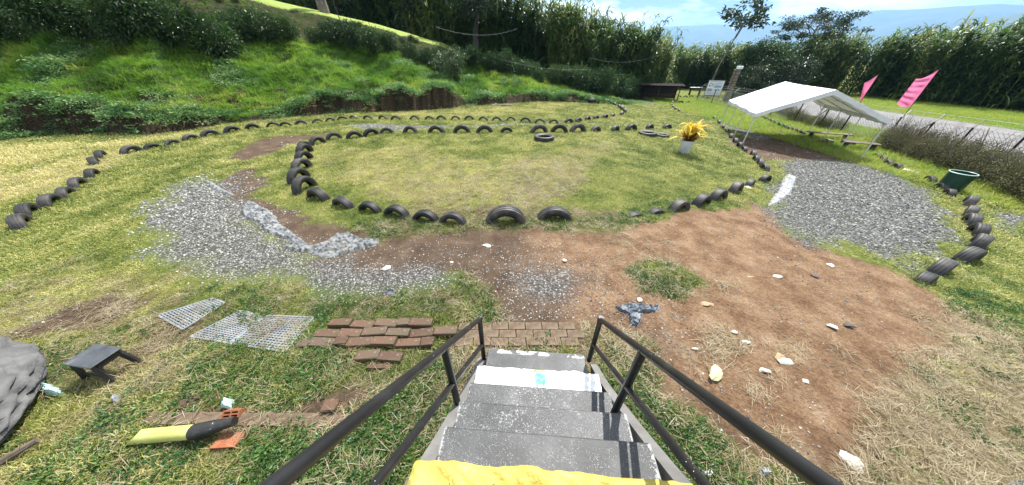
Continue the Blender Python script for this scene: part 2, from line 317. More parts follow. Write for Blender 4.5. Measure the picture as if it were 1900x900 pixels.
GR = [(0, (0.02957, 0.07022, 0.0153)), (.3, (0.0887, 0.1404, 0.0272)), (.5, (0.1971, 0.2358, 0.051)), (.7, (0.3647, 0.3612, 0.102)), (1, (0.6111, 0.5317, 0.255))]
M['grass'] = mat_leaf('grass_blade', GR, .5, True, .35, .3)
M['bank_grass'] = mat_leaf('bank_grass_blade', [(0, (.04, .11, .014)), (.35, (.11, .24, .028)), (.7, (.22, .35, .05)), (1, (.38, .39, .12))], .5, True, .55, .25, (.9, 1, .2))
M['straw'] = mat_leaf('dry_straw', [(0, (0.132, 0.0924, 0.0495)), (.5, (0.2772, 0.2244, 0.132)), (1, (0.4092, 0.3564, 0.2508))], .6, True, .2, .2)
M['weed'] = mat_leaf('weed_leaf', [(0, (.02, .07, .018)), (.5, (.06, .14, .035)), (1, (.15, .25, .06))], .42, True, .35, .4)
M['creeper'] = mat_leaf('creeper_leaf', [(0, (.04, .12, .035)), (.6, (.13, .25, .09)), (1, (.28, .38, .17))], .42, True, .4, .45, (.8, 1, .3))
M['cane'] = mat_leaf('cane_leaf', [(0, (.018, .048, .014)), (.4, (.065, .125, .032)), (.75, (.17, .23, .06)), (1, (.40, .36, .15))], .42, True, .45, .4, (.85, 1, .25))
M['coffee'] = mat_leaf('glossy_dark_leaf', [(0, (.012, .035, .012)), (.5, (.03, .07, .02)), (1, (.095, .155, .04))], .36, False, .3, .45, (.8, 1, .2))
M['shrub'] = mat_leaf('shrub_leaf', [(0, (.015, .035, .012)), (.5, (.035, .075, .022)), (1, (.09, .14, .04))], .4, False, .25, .5)
M['hedge'] = mat_leaf('hedge_leaf', [(0, (.04, .035, .022)), (.4, (.085, .08, .035)), (.75, (.14, .14, .06)), (1, (.24, .18, .16))], .5, False, .2, .3)
M['treeleaf'] = mat_leaf('tree_leaf', [(0, (.012, .03, .012)), (.5, (.03, .06, .022)), (1, (.08, .11, .04))], .4, False, .25, .5)
M['croton'] = mat_leaf('yellow_leaf', [(0, (.30, .10, .02)), (.3, (.50, .30, .03)), (.6, (.70, .55, .06)), (.85, (.78, .70, .2)), (1, (.45, .12, .03))], .4, False, .4, .4, (1, .8, .2))
M['croton_red'] = mat_leaf('red_brown_leaf', [(0, (.10, .035, .01)), (.5, (.25, .10, .02)), (1, (.45, .30, .04))], .4, False, .3, .4, (1, .6, .2))

# ---------------------------------------------------------------- ground sheet with region masks
DIRT = [gp([(560, 478), (620, 474), (700, 450), (760, 440), (860, 428), (1000, 424), (1080, 432), (1150, 440), (1200, 415), (1250, 398), (1330, 385), (1400, 378), (1440, 398), (1470, 440), (1560, 470), (1640, 492), (1700, 520), (1760, 560), (1790, 620), (1740, 700), (1700, 780), (1650, 850), (1560, 900), (1450, 900), (1330, 810), (1230, 730), (1215, 640), (1190, 615), (1100, 610), (940, 600), (920, 560), (880, 520), (800, 540), (700, 540), (600, 525), (540, 500)]),
        gp([(395, 350), (430, 318), (470, 310), (480, 340), (470, 370), (520, 385), (545, 400), (600, 412), (660, 432), (690, 448), (560, 462), (520, 440), (450, 400)]),
        gp([(425, 300), (450, 270), (520, 252), (600, 248), (640, 252), (560, 264), (490, 290), (460, 304)]),
        gp([(130, 570), (220, 540), (260, 560), (190, 600), (120, 620), (60, 610)]),
        gp([(560, 740), (690, 690), (720, 700), (690, 770), (600, 790), (420, 800), (300, 780)]),
        gp([(1340, 255), (1400, 255), (1500, 262), (1600, 270), (1640, 292), (1560, 300), (1420, 296), (1380, 285)])]
ORANGE = gp([(980, 425), (1150, 436), (1200, 412), (1330, 380), (1450, 380), (1480, 445), (1700, 510), (1840, 620), (1740, 850), (1500, 930), (1230, 720), (1220, 620), (1060, 600), (1020, 520)])
GRAVEL = [gp([(232, 398), (300, 372), (330, 340), (372, 330), (410, 342), (440, 378), (452, 402), (500, 432), (545, 460), (600, 482), (690, 500), (800, 502), (830, 520), (760, 530), (640, 540), (560, 532), (470, 515), (380, 492), (330, 478), (290, 440)]),
          gp([(900, 500), (960, 470), (1040, 470), (1130, 492), (1170, 520), (1130, 560), (1200, 572), (1260, 590), (1230, 620), (1100, 612), (950, 600), (925, 560)]),
          gp([(1458, 300), (1540, 298), (1620, 305), (1680, 330), (1720, 355), (1762, 400), (1770, 440), (1730, 480), (1680, 492), (1640, 480), (1590, 462), (1500, 455), (1452, 425), (1425, 380), (1455, 350)]),
          gp([(1800, 380), (1900, 395), (2000, 420), (1900, 440), (1840, 425)]),
          gp([(1300, 195), (1345, 200), (1395, 235), (1450, 255), (1400, 262), (1350, 245), (1320, 215)]),
          gp([(1130, 186), (1250, 183), (1262, 189), (1180, 192)]), gp([(630, 232), (700, 228), (860, 233), (1180, 230), (1250, 222), (1180, 236), (860, 240), (660, 244)]),
          gp([(30, 570), (70, 560), (75, 590), (35, 600)])]
GTHIN = {0: .2, 1: -.34, 2: .2, 3: -.15, 4: -.2, 5: 0, 6: -.25, 7: -.1}
STRAW = [(gp([(590, 300), (760, 270), (900, 300), (1060, 280), (1140, 260), (1080, 330), (980, 390), (760, 380), (640, 350)]), .38),
         (gp([(-200, 300), (0, 270), (230, 262), (380, 246), (250, 268), (180, 320), (60, 370), (-100, 420)]), 1.0),
         (gp([(1590, 930), (1660, 800), (1710, 690), (1800, 620), (2000, 640), (2300, 900), (1600, 1000)]), .9),
         (gp([(700, 212), (800, 208), (950, 200), (1080, 190), (1000, 212), (760, 220)]), .5),
         (gp([(-200, 620), (60, 500), (300, 520), (330, 700), (200, 720), (0, 700)]), .35)]
GREENP = [(gp([(1170, 500), (1230, 478), (1300, 520), (1320, 530), (1250, 545), (1190, 545)]), 1.0), (gp([(560, 510), (700, 520), (860, 500), (900, 520), (930, 570), (880, 600), (600, 600)]), .8),
          (gp([(640, 400), (860, 412), (1100, 405), (1200, 408), (1130, 430), (860, 428), (700, 440)]), .7), (gp([(1090, 300), (1340, 240), (1400, 300), (1380, 340), (1250, 370), (1150, 340)]), .12)]
def masks(x, y):
    n1 = (noise(x, y, .5, 41) - .5); n2 = (noise(x, y, 1.8, 43) - .5)
    dist = np.hypot(x, y); jit = (n1 * .9 + n2 * .5) * np.clip(dist / 9, .35, 1.2)
    dirt = np.full(np.shape(x), -9.0)
    for p in DIRT: dirt = np.maximum(dirt, polysd(p, x, y))
    for p, wgt in GREENP[:2]: dirt = np.minimum(dirt, -polysd(p, x, y))
    grav = np.full(np.shape(x), -9.0)
    for i, p in enumerate(GRAVEL): grav = np.maximum(grav, polysd(p, x, y) + GTHIN.get(i, 0))
    for p, wgt in GREENP[:1]: grav = np.minimum(grav, -polysd(p, x, y))
    st = np.zeros(np.shape(x))
    for p, wgt in STRAW: st = np.maximum(st, wgt * sstep(polysd(p, x, y) + n2 * 1.2 * np.clip(dist / 9, .3, 1), -.6 * np.clip(dist / 9, .3, 1), .6 * np.clip(dist / 9, .3, 1)))
    gr = np.zeros(np.shape(x))
    for p, wgt in GREENP: gr = np.maximum(gr, wgt * sstep(polysd(p, x, y) + n1 * .5, -.35, .35))
    dn = (noise(x, y, 1.1, 71) - .5)                      # bare patches in the rough grass by the stairs
    patch = sstep(dn - .012 * dist + .03, .0, .12) * (1 - sstep(dist, 5, 8)) * (1 - gr)
    org = sstep(polysd(ORANGE, x, y) + n2 * .8, -.5, .5)
    return dirt + jit, grav + jit, st, gr, org, patch
def axis(lo, hi, a, k, mn):
    p = [0.0]
    while p[-1] < hi: p.append(p[-1] + max(mn, a + k * p[-1]))
    q = [0.0]
    while q[-1] < -lo: q.append(q[-1] + max(mn, a + k * q[-1]))
    return np.array([-v for v in q[:0:-1]] + p)
X = axis(-9000, 9000, .045, .0085, .045); Y = axis(-400, 9000, .03, .0105, .04)
XX, YY = np.meshgrid(X, Y); xf, yf = XX.ravel(), YY.ravel(); ZZ = terrain(xf, yf)
nx, ny = len(X), len(Y); a = (np.arange(ny - 1)[:, None] * nx + np.arange(nx - 1)[None]).ravel()
gm = mesh_np('ground', np.stack([xf, yf, ZZ], 1), np.stack([a, a + 1, a + nx + 1, a + nx], 1), smooth=True)
mk = masks(xf, yf); s_, lip_, mul_ = bank_coords(xf, yf)
near_ = np.hypot(xf, yf) < 70
for nm, val in zip(('dirt', 'gravel', 'straw', 'green', 'orange', 'patch'), mk):
    at = gm.attributes.new(nm, 'FLOAT', 'POINT'); at.data.foreach_set('value', np.where(near_, np.clip(val, -2, 2), -2 if nm in ('dirt', 'gravel') else 0).astype(np.float32))
at = gm.attributes.new('bank', 'FLOAT', 'POINT'); at.data.foreach_set('value', np.where(mul_ > .02, np.clip(s_, -5, 60), -5).astype(np.float32))
m_, t, b = newmat('ground_soil_and_turf'); L2 = t.links
tcg = t.nodes.new('ShaderNodeTexCoord').outputs['Object']
fine = nz(t, 26, 6, .7, vec=tcg); mid = nz(t, 2.6, 5, .6, vec=tcg); vfine = nz(t, 90, 4, .7, vec=tcg); big = nz(t, .55, 4, .55, vec=tcg)
stf = mathn(t, 'ADD', mathn(t, 'MULTIPLY', attr(t, 'straw'), .55), mathn(t, 'SUBTRACT', mathn(t, 'MULTIPLY', mathn(t, 'ADD', fine, mid), .55), .2), clamp=True)
stf = mathn(t, 'SUBTRACT', stf, mathn(t, 'MULTIPLY', attr(t, 'green'), .25), clamp=True)
grass = ramp(t, stf, [(.1, (0.05184, 0.088, 0.01716)), (.36, (0.1382, 0.1672, 0.0312)), (.52, (0.2333, 0.2376, 0.0585)), (.75, (0.3802, 0.3432, 0.1326)), (.98, (0.5184, 0.4488, 0.2262))])
grass = mixc(t, ramp(t, vfine, [(.3, (.75, .75, .75)), (.55, (0, 0, 0))]), grass, (.05, .055, .02))
dirtc = mixc(t, attr(t, 'orange'), ramp(t, mid, [(.3, (.055, .037, .025)), (.6, (.115, .08, .055)), (.75, (.18, .135, .10))]), ramp(t, mathn(t, 'MULTIPLY', mathn(t, 'ADD', mid, fine), .5), [(.34, (.08, .046, .027)), (.46, (.17, .10, .056)), (.57, (.27, .18, .11)), (.68, (.36, .27, .18))]))
dirtc = mixc(t, ramp(t, vfine, [(.34, (.6, .6, .6)), (.5, (0, 0, 0))]), dirtc, (.09, .05, .03))
vo = t.nodes.new('ShaderNodeTexVoronoi'); vo.inputs['Scale'].default_value = 26; L2.new(tcg, vo.inputs[0])
gsep = t.nodes.new('ShaderNodeSeparateColor'); L2.new(vo.outputs['Color'], gsep.inputs[0])
gravc = ramp(t, gsep.outputs[0], [(.0, (0.042, 0.04368, 0.0462)), (.4, (0.126, 0.1302, 0.1344)), (.8, (0.252, 0.252, 0.2478)), (1, (0.3864, 0.378, 0.3612))])
gravc = mixc(t, ramp(t, vo.outputs['Distance'], [(.35, (0, 0, 0)), (.6, (.9, .9, .9))]), gravc, (.06, .055, .05))
def edge(name, width, nsc): return mathn(t, 'MULTIPLY_ADD', mathn(t, 'ADD', attr(t, name), mathn(t, 'MULTIPLY', mathn(t, 'SUBTRACT', nsc, .5), width)), 9.0, .5, clamp=True)
c = mixc(t, edge('dirt', 1.1, fine), grass, dirtc)
c = mixc(t, mathn(t, 'MULTIPLY', attr(t, 'patch'), .85), c, dirtc)
gfac = mathn(t, 'MULTIPLY', mathn(t, 'MULTIPLY_ADD', mathn(t, 'ADD', attr(t, 'gravel'), mathn(t, 'MULTIPLY', mathn(t, 'SUBTRACT', fine, .6), 1.6)), 2.6, .35, clamp=True), .9)
c = mixc(t, gfac, c, gravc)
# bank: raw soil on the cut faces, rough green above, mown turf on the crest
gn = t.nodes.new('ShaderNodeNewGeometry'); sp = t.nodes.new('ShaderNodeSeparateXYZ'); L2.new(gn.outputs['True Normal'], sp.inputs[0])
bk = attr(t, 'bank'); bankc = ramp(t, mathn(t, 'MULTIPLY', mathn(t, 'ADD', mid, fine), .5), [(.3, (.02, .04, .01)), (.55, (.05, .10, .02)), (.7, (.09, .14, .03))])
c = mixc(t, mathn(t, 'MULTIPLY_ADD', mathn(t, 'ADD', bk, mathn(t, 'MULTIPLY', mathn(t, 'SUBTRACT', mid, .5), 1.2)), 3.0, .0, clamp=True), c, bankc)
mown = ramp(t, mid, [(.3, (.17, .23, .05)), (.6, (.28, .34, .085)), (.75, (.34, .36, .12))])
c = mixc(t, mathn(t, 'MULTIPLY_ADD', mathn(t, 'SUBTRACT', mathn(t, 'ADD', bk, mid), 14.2), 2.0, 0, clamp=True), c, mown)
rough_s = ramp(t, fine, [(.3, (.018, .015, .009)), (.6, (.05, .045, .02)), (.75, (.05, .06, .02))])
c = mixc(t, mathn(t, 'MULTIPLY', mathn(t, 'GREATER_THAN', bk, 9.6), mathn(t, 'LESS_THAN', mathn(t, 'ADD', bk, mid), 14.3)), c, rough_s)
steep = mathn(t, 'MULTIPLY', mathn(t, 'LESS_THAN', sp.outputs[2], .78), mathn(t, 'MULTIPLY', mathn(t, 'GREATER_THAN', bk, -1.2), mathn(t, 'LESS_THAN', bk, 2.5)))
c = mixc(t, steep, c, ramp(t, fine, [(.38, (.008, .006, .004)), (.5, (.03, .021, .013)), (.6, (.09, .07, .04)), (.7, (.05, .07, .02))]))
L2.new(c, b.inputs['Base Color']); b.inputs['Roughness'].default_value = .95; clod = nz(t, 9, 6, .75, vec=tcg); b.inputs['Specular IOR Level'].default_value = .15
hh = mathn(t, 'ADD', mathn(t, 'ADD', mathn(t, 'MULTIPLY', fine, .7), mathn(t, 'MULTIPLY', clod, .9)), mathn(t, 'ADD', mathn(t, 'MULTIPLY', vfine, .35), mathn(t, 'MULTIPLY', mathn(t, 'MULTIPLY', vo.outputs['Distance'], gfac), -.5)))
bump(t, b, hh, 1.0, .05); gm.materials.append(m_)
ground = link(bpy.data.objects.new('ground', gm)); tag(ground, kind='structure')

# ---------------------------------------------------------------- scattered cover (instanced real geometry)
_coll = {}
def sources(name, meshes):
    c = bpy.data.collections.new(name)
    for k, m in enumerate(meshes): c.objects.link(bpy.data.objects.new('%s_piece_%02d' % (name, k), m))
    return c
def scatter(name, P, rot, scl, tint, coll, nvar, label, cat):
    n = len(P); m = bpy.data.meshes.new(name); m.vertices.add(n); m.vertices.foreach_set('co', np.asarray(P, np.float32).ravel())
    for nm, ty, key, v in (('rot', 'FLOAT_VECTOR', 'vector', rot), ('tint', 'FLOAT', 'value', tint), ('scl', 'FLOAT', 'value', scl), ('idx', 'INT', 'value', rng.integers(0, nvar, n))):
        at = m.attributes.new(nm, ty, 'POINT'); at.data.foreach_set(key, np.asarray(v, np.int32 if ty == 'INT' else np.float32).ravel())
    m.update(); o = link(bpy.data.objects.new(name, m))
    g = bpy.data.node_groups.new(name + '_scatter', 'GeometryNodeTree'); g.interface.new_socket('Geometry', in_out='INPUT', socket_type='NodeSocketGeometry'); g.interface.new_socket('Geometry', in_out='OUTPUT', socket_type='NodeSocketGeometry')
    gi = g.nodes.new('NodeGroupInput'); go = g.nodes.new('NodeGroupOutput'); ip = g.nodes.new('GeometryNodeInstanceOnPoints'); ci = g.nodes.new('GeometryNodeCollectionInfo')
    ci.inputs['Collection'].default_value = coll; ci.inputs['Separate Children'].default_value = True; ci.inputs['Reset Children'].default_value = True
    def na(nm, ty): q = g.nodes.new('GeometryNodeInputNamedAttribute'); q.data_type = ty; q.inputs[0].default_value = nm; return q.outputs[0]
    er = g.nodes.new('FunctionNodeEulerToRotation')
    g.links.new(na('rot', 'FLOAT_VECTOR'), er.inputs[0]); g.links.new(er.outputs[0], ip.inputs['Rotation']); g.links.new(na('scl', 'FLOAT'), ip.inputs['Scale'])
    g.links.new(na('idx', 'INT'), ip.inputs['Instance Index']); ip.inputs['Pick Instance'].default_value = True
    g.links.new(ci.outputs[0], ip.inputs['Instance']); g.links.new(gi.outputs[0], ip.inputs['Points']); g.links.new(ip.outputs[0], go.inputs[0])
    md = o.modifiers.new('scatter', 'NODES'); md.node_group = g; return tag(o, label, cat, kind='stuff')
def strips(base, dirv, length, width, droop, nseg=3, r=rng):
    """many tapering arched blades as one vertex/face set; returns triangles/quads as tris"""
    n = len(base); base = np.asarray(base, float); d = np.asarray(dirv, float); d /= np.linalg.norm(d, axis=1, keepdims=True)
    side = np.cross(d, [0, 0, 1.0]); nrm = np.linalg.norm(side, axis=1, keepdims=True); rnd = r.normal(size=(n, 3)) * np.array([1, 1, .15])
    side = np.where(nrm < .35, np.cross(d, rnd), side + .35 * rnd); side /= np.linalg.norm(side, axis=1, keepdims=True)
    length = np.asarray(length).reshape(-1, 1) * np.ones((n, 1)); width = np.asarray(width).reshape(-1, 1) * np.ones((n, 1)); droop = np.asarray(droop).reshape(-1, 1) * np.ones((n, 1))
    V = []
    for k in range(nseg + 1):
        q = k / nseg; p = base + d * length * q; p[:, 2:3] -= droop * length * q * q
        wk = width * ((.45 + .9 * q) if q < .5 else (1.8 * (1 - q))) * .5 + 1e-4
        V += [p - side * wk, p + side * wk]
    V = np.stack(V, 1).reshape(-1, 3); st = (np.arange(n) * (2 * nseg + 2))[:, None, None]
    f = np.array([[2 * k, 2 * k + 1, 2 * k + 3, 2 * k + 2] for k in range(nseg)])[None] + st
    return V, f.reshape(-1, 4)
def leaves(base, dirv, length, width, r=rng, fold=.18):
    n = len(base); d = dirv / np.linalg.norm(dirv, axis=1, keepdims=True); rnd = r.normal(size=(n, 3)); side = np.cross(d, rnd * .6 + np.array([0, 0, 1.0])); side /= np.linalg.norm(side, axis=1, keepdims=True) + 1e-9
    up = np.cross(side, d); length = np.reshape(length, (-1, 1)) * np.ones((n, 1)); width = np.reshape(width, (-1, 1)) * np.ones((n, 1))
    mid = base + d * length * .5; V = np.stack([base, mid - side * width * .5 + up * width * fold, base + d * length - up * length * .12, mid + side * width * .5 + up * width * fold], 1).reshape(-1, 3)
    s = (np.arange(n) * 4)[:, None]; return V, np.concatenate([np.array([[0, 1, 2]]) + s, np.array([[0, 2, 3]]) + s])
def tuft(k, n, h, spread, wdt, mat, droop=.35, nseg=3):
    r = np.random.default_rng(100 + k); b = np.zeros((n, 3)); b[:, :2] = r.normal(size=(n, 2)) * spread * .45
    d = np.stack([r.normal(size=n) * .55, r.normal(size=n) * .55, np.ones(n)], 1); d[:, :2] += b[:, :2] / max(spread, 1e-3) * .5
    v, f = strips(b, d, h * r.uniform(.5, 1.15, n), wdt, droop * r.uniform(.3, 1.6, n), nseg, r); return mesh_np('tuft', v, f, [mat])
def weedclump(k, n, rad, ll, mat):
    r = np.random.default_rng(200 + k); a = r.uniform(0, 6.28, n); q = rad * np.sqrt(r.uniform(0, 1, n)); b = np.stack([q * np.cos(a), q * np.sin(a), r.uniform(.01, .9, n) * rad * .55], 1)
    d = np.stack([np.cos(a) + r.normal(size=n) * .6, np.sin(a) + r.normal(size=n) * .6, r.uniform(-.15, .8, n)], 1)
    v, f = leaves(b, d, ll * r.uniform(.6, 1.3, n), ll * .55 * r.uniform(.7, 1.2, n), r); return mesh_np('weed', v, f, [mat])
def strawclump(k, n, rad, mat):
    r = np.random.default_rng(300 + k); b = np.stack([r.normal(size=n) * rad * .5, r.normal(size=n) * rad * .5, r.uniform(.002, .03, n)], 1)
    d = np.stack([r.normal(size=n), r.normal(size=n), np.abs(r.normal(size=n)) * .22], 1); v, f = strips(b, d, rad * r.uniform(.5, 1.5, n), .005, .1, 2, r); return mesh_np('straw', v, f, [mat])
C_lawn = sources('lawn_tuft', [tuft(k, 16, .055, .06, .007, M['grass'], .5, 2) for k in range(5)])
C_rough = sources('rough_tuft', [tuft(20 + k, 20, .13, .07, .008, M['grass'], .55, 3) for k in range(5)])
C_bank = sources('bank_tuft', [tuft(40 + k, 34, .52, .25, .022, M['bank_grass'], .6, 3) for k in range(5)])
C_weed = sources('weed_clump', [weedclump(k, 34, .11, .045, M['weed']) for k in range(5)])
C_creep = sources('creeper_clump', [weedclump(30 + k, 60, .42, .12, M['creeper']) for k in range(4)])
C_straw = sources('straw_clump', [strawclump(k, 26, .13, M['straw']) for k in range(5)])
def fan(n, rmin, rmax, power, half=85):
    u = rng.uniform(0, 1, n); p = 2 - power
    r = (rmin ** p + u * (rmax ** p - rmin ** p)) ** (1 / p) if abs(p) > 1e-6 else rmin * (rmax / rmin) ** u
    th = R_(half) * rng.uniform(-1, 1, n); return r * np.sin(th), r * np.cos(th), r
SX0, SY0, SDX, SDY = .28, 1.85, -.0698, -.99756              # foot of the stairs and its run towards the camera
def in_stairs(x, y, mg=.0):
    u = (x - SX0) * SDX + (y - SY0) * SDY; v = (x - SX0) * -SDY + (y - SY0) * SDX; return (u > -.06 - mg) & (np.abs(v) < .66 + mg)
PATH_Q = [(-2.75, 1.98), (.95, 1.98), (.95, 2.42), (-2.75, 2.42)]
def keep(x, y, m): return x[m], y[m]
def rots(n, tilt=.15): return np.stack([rng.normal(size=n) * tilt, rng.normal(size=n) * tilt, rng.uniform(0, 6.28, n)], 1)
# short turf over the arena
x, y, r = fan(260000, .5, 42, 1.45); d, g, st, gr, org, patch = masks(x, y); s, lp, mu = bank_coords(x, y)
okm = (d < -.04 + .25 * (rng.uniform(size=len(x)) - .6)) & (g < .02 - .3 * rng.uniform(size=len(x)) ** 3) & (s < -.1) & ~in_stairs(x, y) & (x < 26.5) & (rng.uniform(size=len(x)) > patch * .85) & ((polysd(PATH_Q, x, y) < .0) | (rng.uniform(size=len(x)) < .22)) & (rng.uniform(size=len(x)) > .35 * (st > .6) * (r < 9))
x, y, r, st, gr, g = x[okm], y[okm], r[okm], st[okm], gr[okm], g[okm]
tint = np.clip(.46 + .5 * st * noise(x, y, .9, 61) * 1.5 + (noise(x, y, .55, 63) - .5) * .8 + rng.normal(size=len(x)) * .12 - .3 * gr + .12 * sstep(r, 4, 9), 0, 1)
roughm = (r < np.where(x > 2, 9.5, 6.2)) & (polysd(gp([(560, 330), (620, 372), (840, 405), (1080, 400), (1420, 330), (1300, 250), (600, 250)]), x, y) < -.2)
zz = terrain(x, y)
GRQ = [gp([(297, 588), (398, 556), (420, 565), (343, 614)]), gp([(357, 627), (452, 578), (490, 592), (433, 640)]), gp([(428, 640), (500, 588), (584, 592), (532, 655)])]
ongr = np.zeros(len(x), bool)
for k_, q_ in enumerate(GRQ): ongr |= (polysd(q_, x, y) > 0) & (rng.uniform(size=len(x)) > (.25, .3, .12)[k_])
x, y, r, st, gr, g, tint, zz, roughm = [q_[~ongr] for q_ in (x, y, r, st, gr, g, tint, zz, roughm)]
q = ~roughm; scatter('lawn_grass', np.stack([x, y, zz], 1)[q], rots(q.sum()), (np.clip(r[q] / 7, .8, 3) * rng.uniform(.6, 1.3, q.sum())), tint[q], C_lawn, 5, 'short green and yellow turf covering the kart track arena', 'grass')
q = roughm; k_ = rng.uniform(size=len(x)); gg = q & (k_ < .62); ww = q & (k_ >= .62)
scatter('rough_grass', np.stack([x, y, zz], 1)[gg], rots(gg.sum()), rng.uniform(.35, 1.0, gg.sum()) * np.clip(.45 + noise(x[gg], y[gg], .6, 77), .4, 1.3), np.clip(tint[gg] + .03 + .25 * (noise(x[gg], y[gg], .35, 79) - .45), 0, 1), C_rough, 5, 'ragged grass growing round the foot of the stairs', 'grass')
w3 = polysd(gp([(1640, 640), (1700, 560), (1900, 500), (2000, 620), (1800, 800), (1680, 760)]), x[ww], y[ww]) > 0
lw = np.clip(1.2 * w3 * (noise(x[ww], y[ww], .8, 84) > .44) + sstep(noise(x[ww], y[ww], .9, 83), .45, .62) * .7 + (r[ww] < 2.0), 0, 1); wi = np.where(ww)[0][rng.uniform(size=ww.sum()) < lw * .85]
scatter('broadleaf_weeds', np.stack([x, y, zz], 1)[wi], rots(len(wi)), rng.uniform(.35, .95, len(wi)), np.clip(.5 + rng.normal(size=len(wi)) * .25, 0, 1), C_weed, 5, 'low broad leaved weeds spreading through the rough grass', 'weeds')
# dry straw litter
TYP = gp([(247, 284), (284, 276), (323, 269), (357, 261), (392, 254), (433, 246), (592, 368), (638, 381), (688, 391), (737, 400), (790, 408), (840, 414), (938, 411), (960, 411), (915, 411), (1028, 405), (1010, 405), (1046, 405), (1299, 378), (1331, 368), (1363, 356), (1390, 344), (1417, 336), (1808, 456), (1790, 481), (1740, 501), (1716, 520), (60, 397), (99, 377), (128, 362), (150, 345), (173, 326)])
tx = np.repeat([p_[0] for p_ in TYP], 34) + rng.normal(size=34 * len(TYP)) * .2; ty = np.repeat([p_[1] for p_ in TYP], 34) + rng.normal(size=34 * len(TYP)) * .17 - .05
scatter('tyre_foot_grass', np.stack([tx, ty, terrain(tx, ty)], 1), rots(len(tx)), rng.uniform(.6, 1.3, len(tx)), np.clip(.42 + rng.normal(size=len(tx)) * .15, 0, 1), C_rough, 5, 'taller grass growing against the feet of the tyres', 'grass')
x, y, r = fan(150000, .5, 26, 1.25); d, g, st, gr, org, patch = masks(x, y); s, lp, mu = bank_coords(x, y)
pr = np.clip(st * np.where(x > 0, 1.1, .55) + .12 * (r < 6) * (d < .05) + .08 * (d > 0) * (x > 1.2) * (noise(x, y, .5, 87) > .6) * (r < 5.5), 0, 1) * (g < 0)
pr = np.maximum(pr, .9 * (s > -1.2) * (s < .1) * (noise(x, y, 1.2, 89) > .45))
okm = (rng.uniform(size=len(x)) < pr * .8) & (s < .1) & ~in_stairs(x, y) & (polysd(PATH_Q, x, y) < 0); x, y, r = x[okm], y[okm], r[okm]
scatter('dry_straw', np.stack([x, y, terrain(x, y) + .01], 1), rots(len(x), .1), rng.uniform(.4, 1.2, len(x)), rng.uniform(0, 1, len(x)), C_straw, 5, 'dry straw and dead stalks littering the bare ground', 'straw')
# long grass and creepers on the bank
x = rng.uniform(-45, 14, 75000); y = rng.uniform(5, 45, 75000); s, lp, mu = bank_coords(x, y); okm = (s > -.15 + .3 * noise(x, y, .6, 4)) & ((s < 9.5) | ((s < 13.6) & (rng.uniform(size=len(x)) < .8))) & (mu > .06); x, y, s, mu = x[okm], y[okm], s[okm], mu[okm]
cre = (noise(x, y, 2.2, 91) > .62) | ((s < .9) & (noise(x, y, 3.5, 95) > .40)); zz = terrain(x, y); q = (~cre) & (rng.uniform(size=len(x)) < .85)
scatter('bank_grass', np.stack([x, y, zz], 1)[q], rots(q.sum(), .2), rng.uniform(.5, 1.15, q.sum()) * np.where(s[q] < .6, .6, np.where(s[q] > 9.8, .45, 1)), np.clip(noise(x[q], y[q], 1.8, 97) * 1.3 - .15 - .35 * (s[q] > 9.8) + rng.normal(size=q.sum()) * .1, 0, 1), C_bank, 5, 'long bright green grass on the cut bank behind the tyres', 'grass')
q = cre & (s < 9) & (rng.uniform(size=len(x)) < np.where(s < .9, .95, .5))
scatter('bank_creeper', np.stack([x, y, zz], 1)[q], rots(q.sum(), .2), rng.uniform(.5, 1.1, q.sum()), rng.uniform(0, 1, q.sum()), C_creep, 4, 'silvery leaved creeper sprawling over the grassy bank', 'creeper')
# verge across the road and rough ground by the fence
x = rng.uniform(36.5, 49, 26000); y = rng.uniform(-2, 48, 26000)
x2 = rng.uniform(16, 27, 12000); y2 = rng.uniform(4, 40, 12000); x = np.append(x, x2[x2 > 17]); y = np.append(y, y2[x2 > 17])
scatter('verge_grass', np.stack([x, y, terrain(x, y)], 1), rots(len(x), .2), rng.uniform(.35, .9, len(x)), np.clip(.55 + noise(x, y, 2, 98) * .5 + rng.normal(size=len(x)) * .1, 0, 1), C_bank, 5, 'yellow green verge grass either side of the road', 'grass')
# gravel stones
def stone_mesh(k, mat, sq=.6, sub=1, rough=.3):
    import bmesh
    bm = bmesh.new(); bmesh.ops.create_icosphere(bm, subdivisions=sub, radius=1); r = random.Random(k)
    ax = [Vector((r.gauss(0, 1), r.gauss(0, 1), r.gauss(0, 1))).normalized() for _ in range(7)]; of = [r.uniform(.45, .85) for _ in ax]
    for v in bm.verts:
        for n_, o_ in zip(ax, of):
            dd = v.co.dot(n_) - o_
            if dd > 0: v.co -= n_ * dd
        v.co *= 1 + r.uniform(-rough, rough) * .25; v.co.z *= sq
    m = bpy.data.meshes.new('stone'); bm.to_mesh(m); bm.free(); m.materials.append(mat); return m
C_grav = sources('gravel_chip', [stone_mesh(k, M['gravel'], .55) for k in range(6)])
x, y, r = fan(340000, 1.5, 26, 1.2); d, g, st, gr, org, patch = masks(x, y)
dens = np.clip(.26 + g * 1.15, 0, 1) * np.clip(1.0 - .5 * (polysd(GRAVEL[1], x, y) > 0), 0, 1)
cd_ = polysd(GRAVEL[1], x, y); dens = np.maximum(dens, .55 * sstep(cd_, -.5, .4) * np.clip(noise(x, y, .5, 57) * 1.6 - .2, 0, 1))
dens = np.maximum(dens, .6 * (d > 0) * noise(x, y, .7, 55) ** 1.5 * (x < 2.4) * np.clip(1.2 + g, 0, 1)); dens = np.maximum(dens, .05 * (d > 0) * (noise(x, y, .5, 58) > .42))
okm = (rng.uniform(size=len(x)) < dens) & ~in_stairs(x, y) & (polysd(PATH_Q, x, y) < 0); x, y, r, g, org = x[okm], y[okm], r[okm], g[okm], org[okm]
sc_ = rng.uniform(.006, .018, len(x)) * np.clip(r / 6, .9, 2.2)
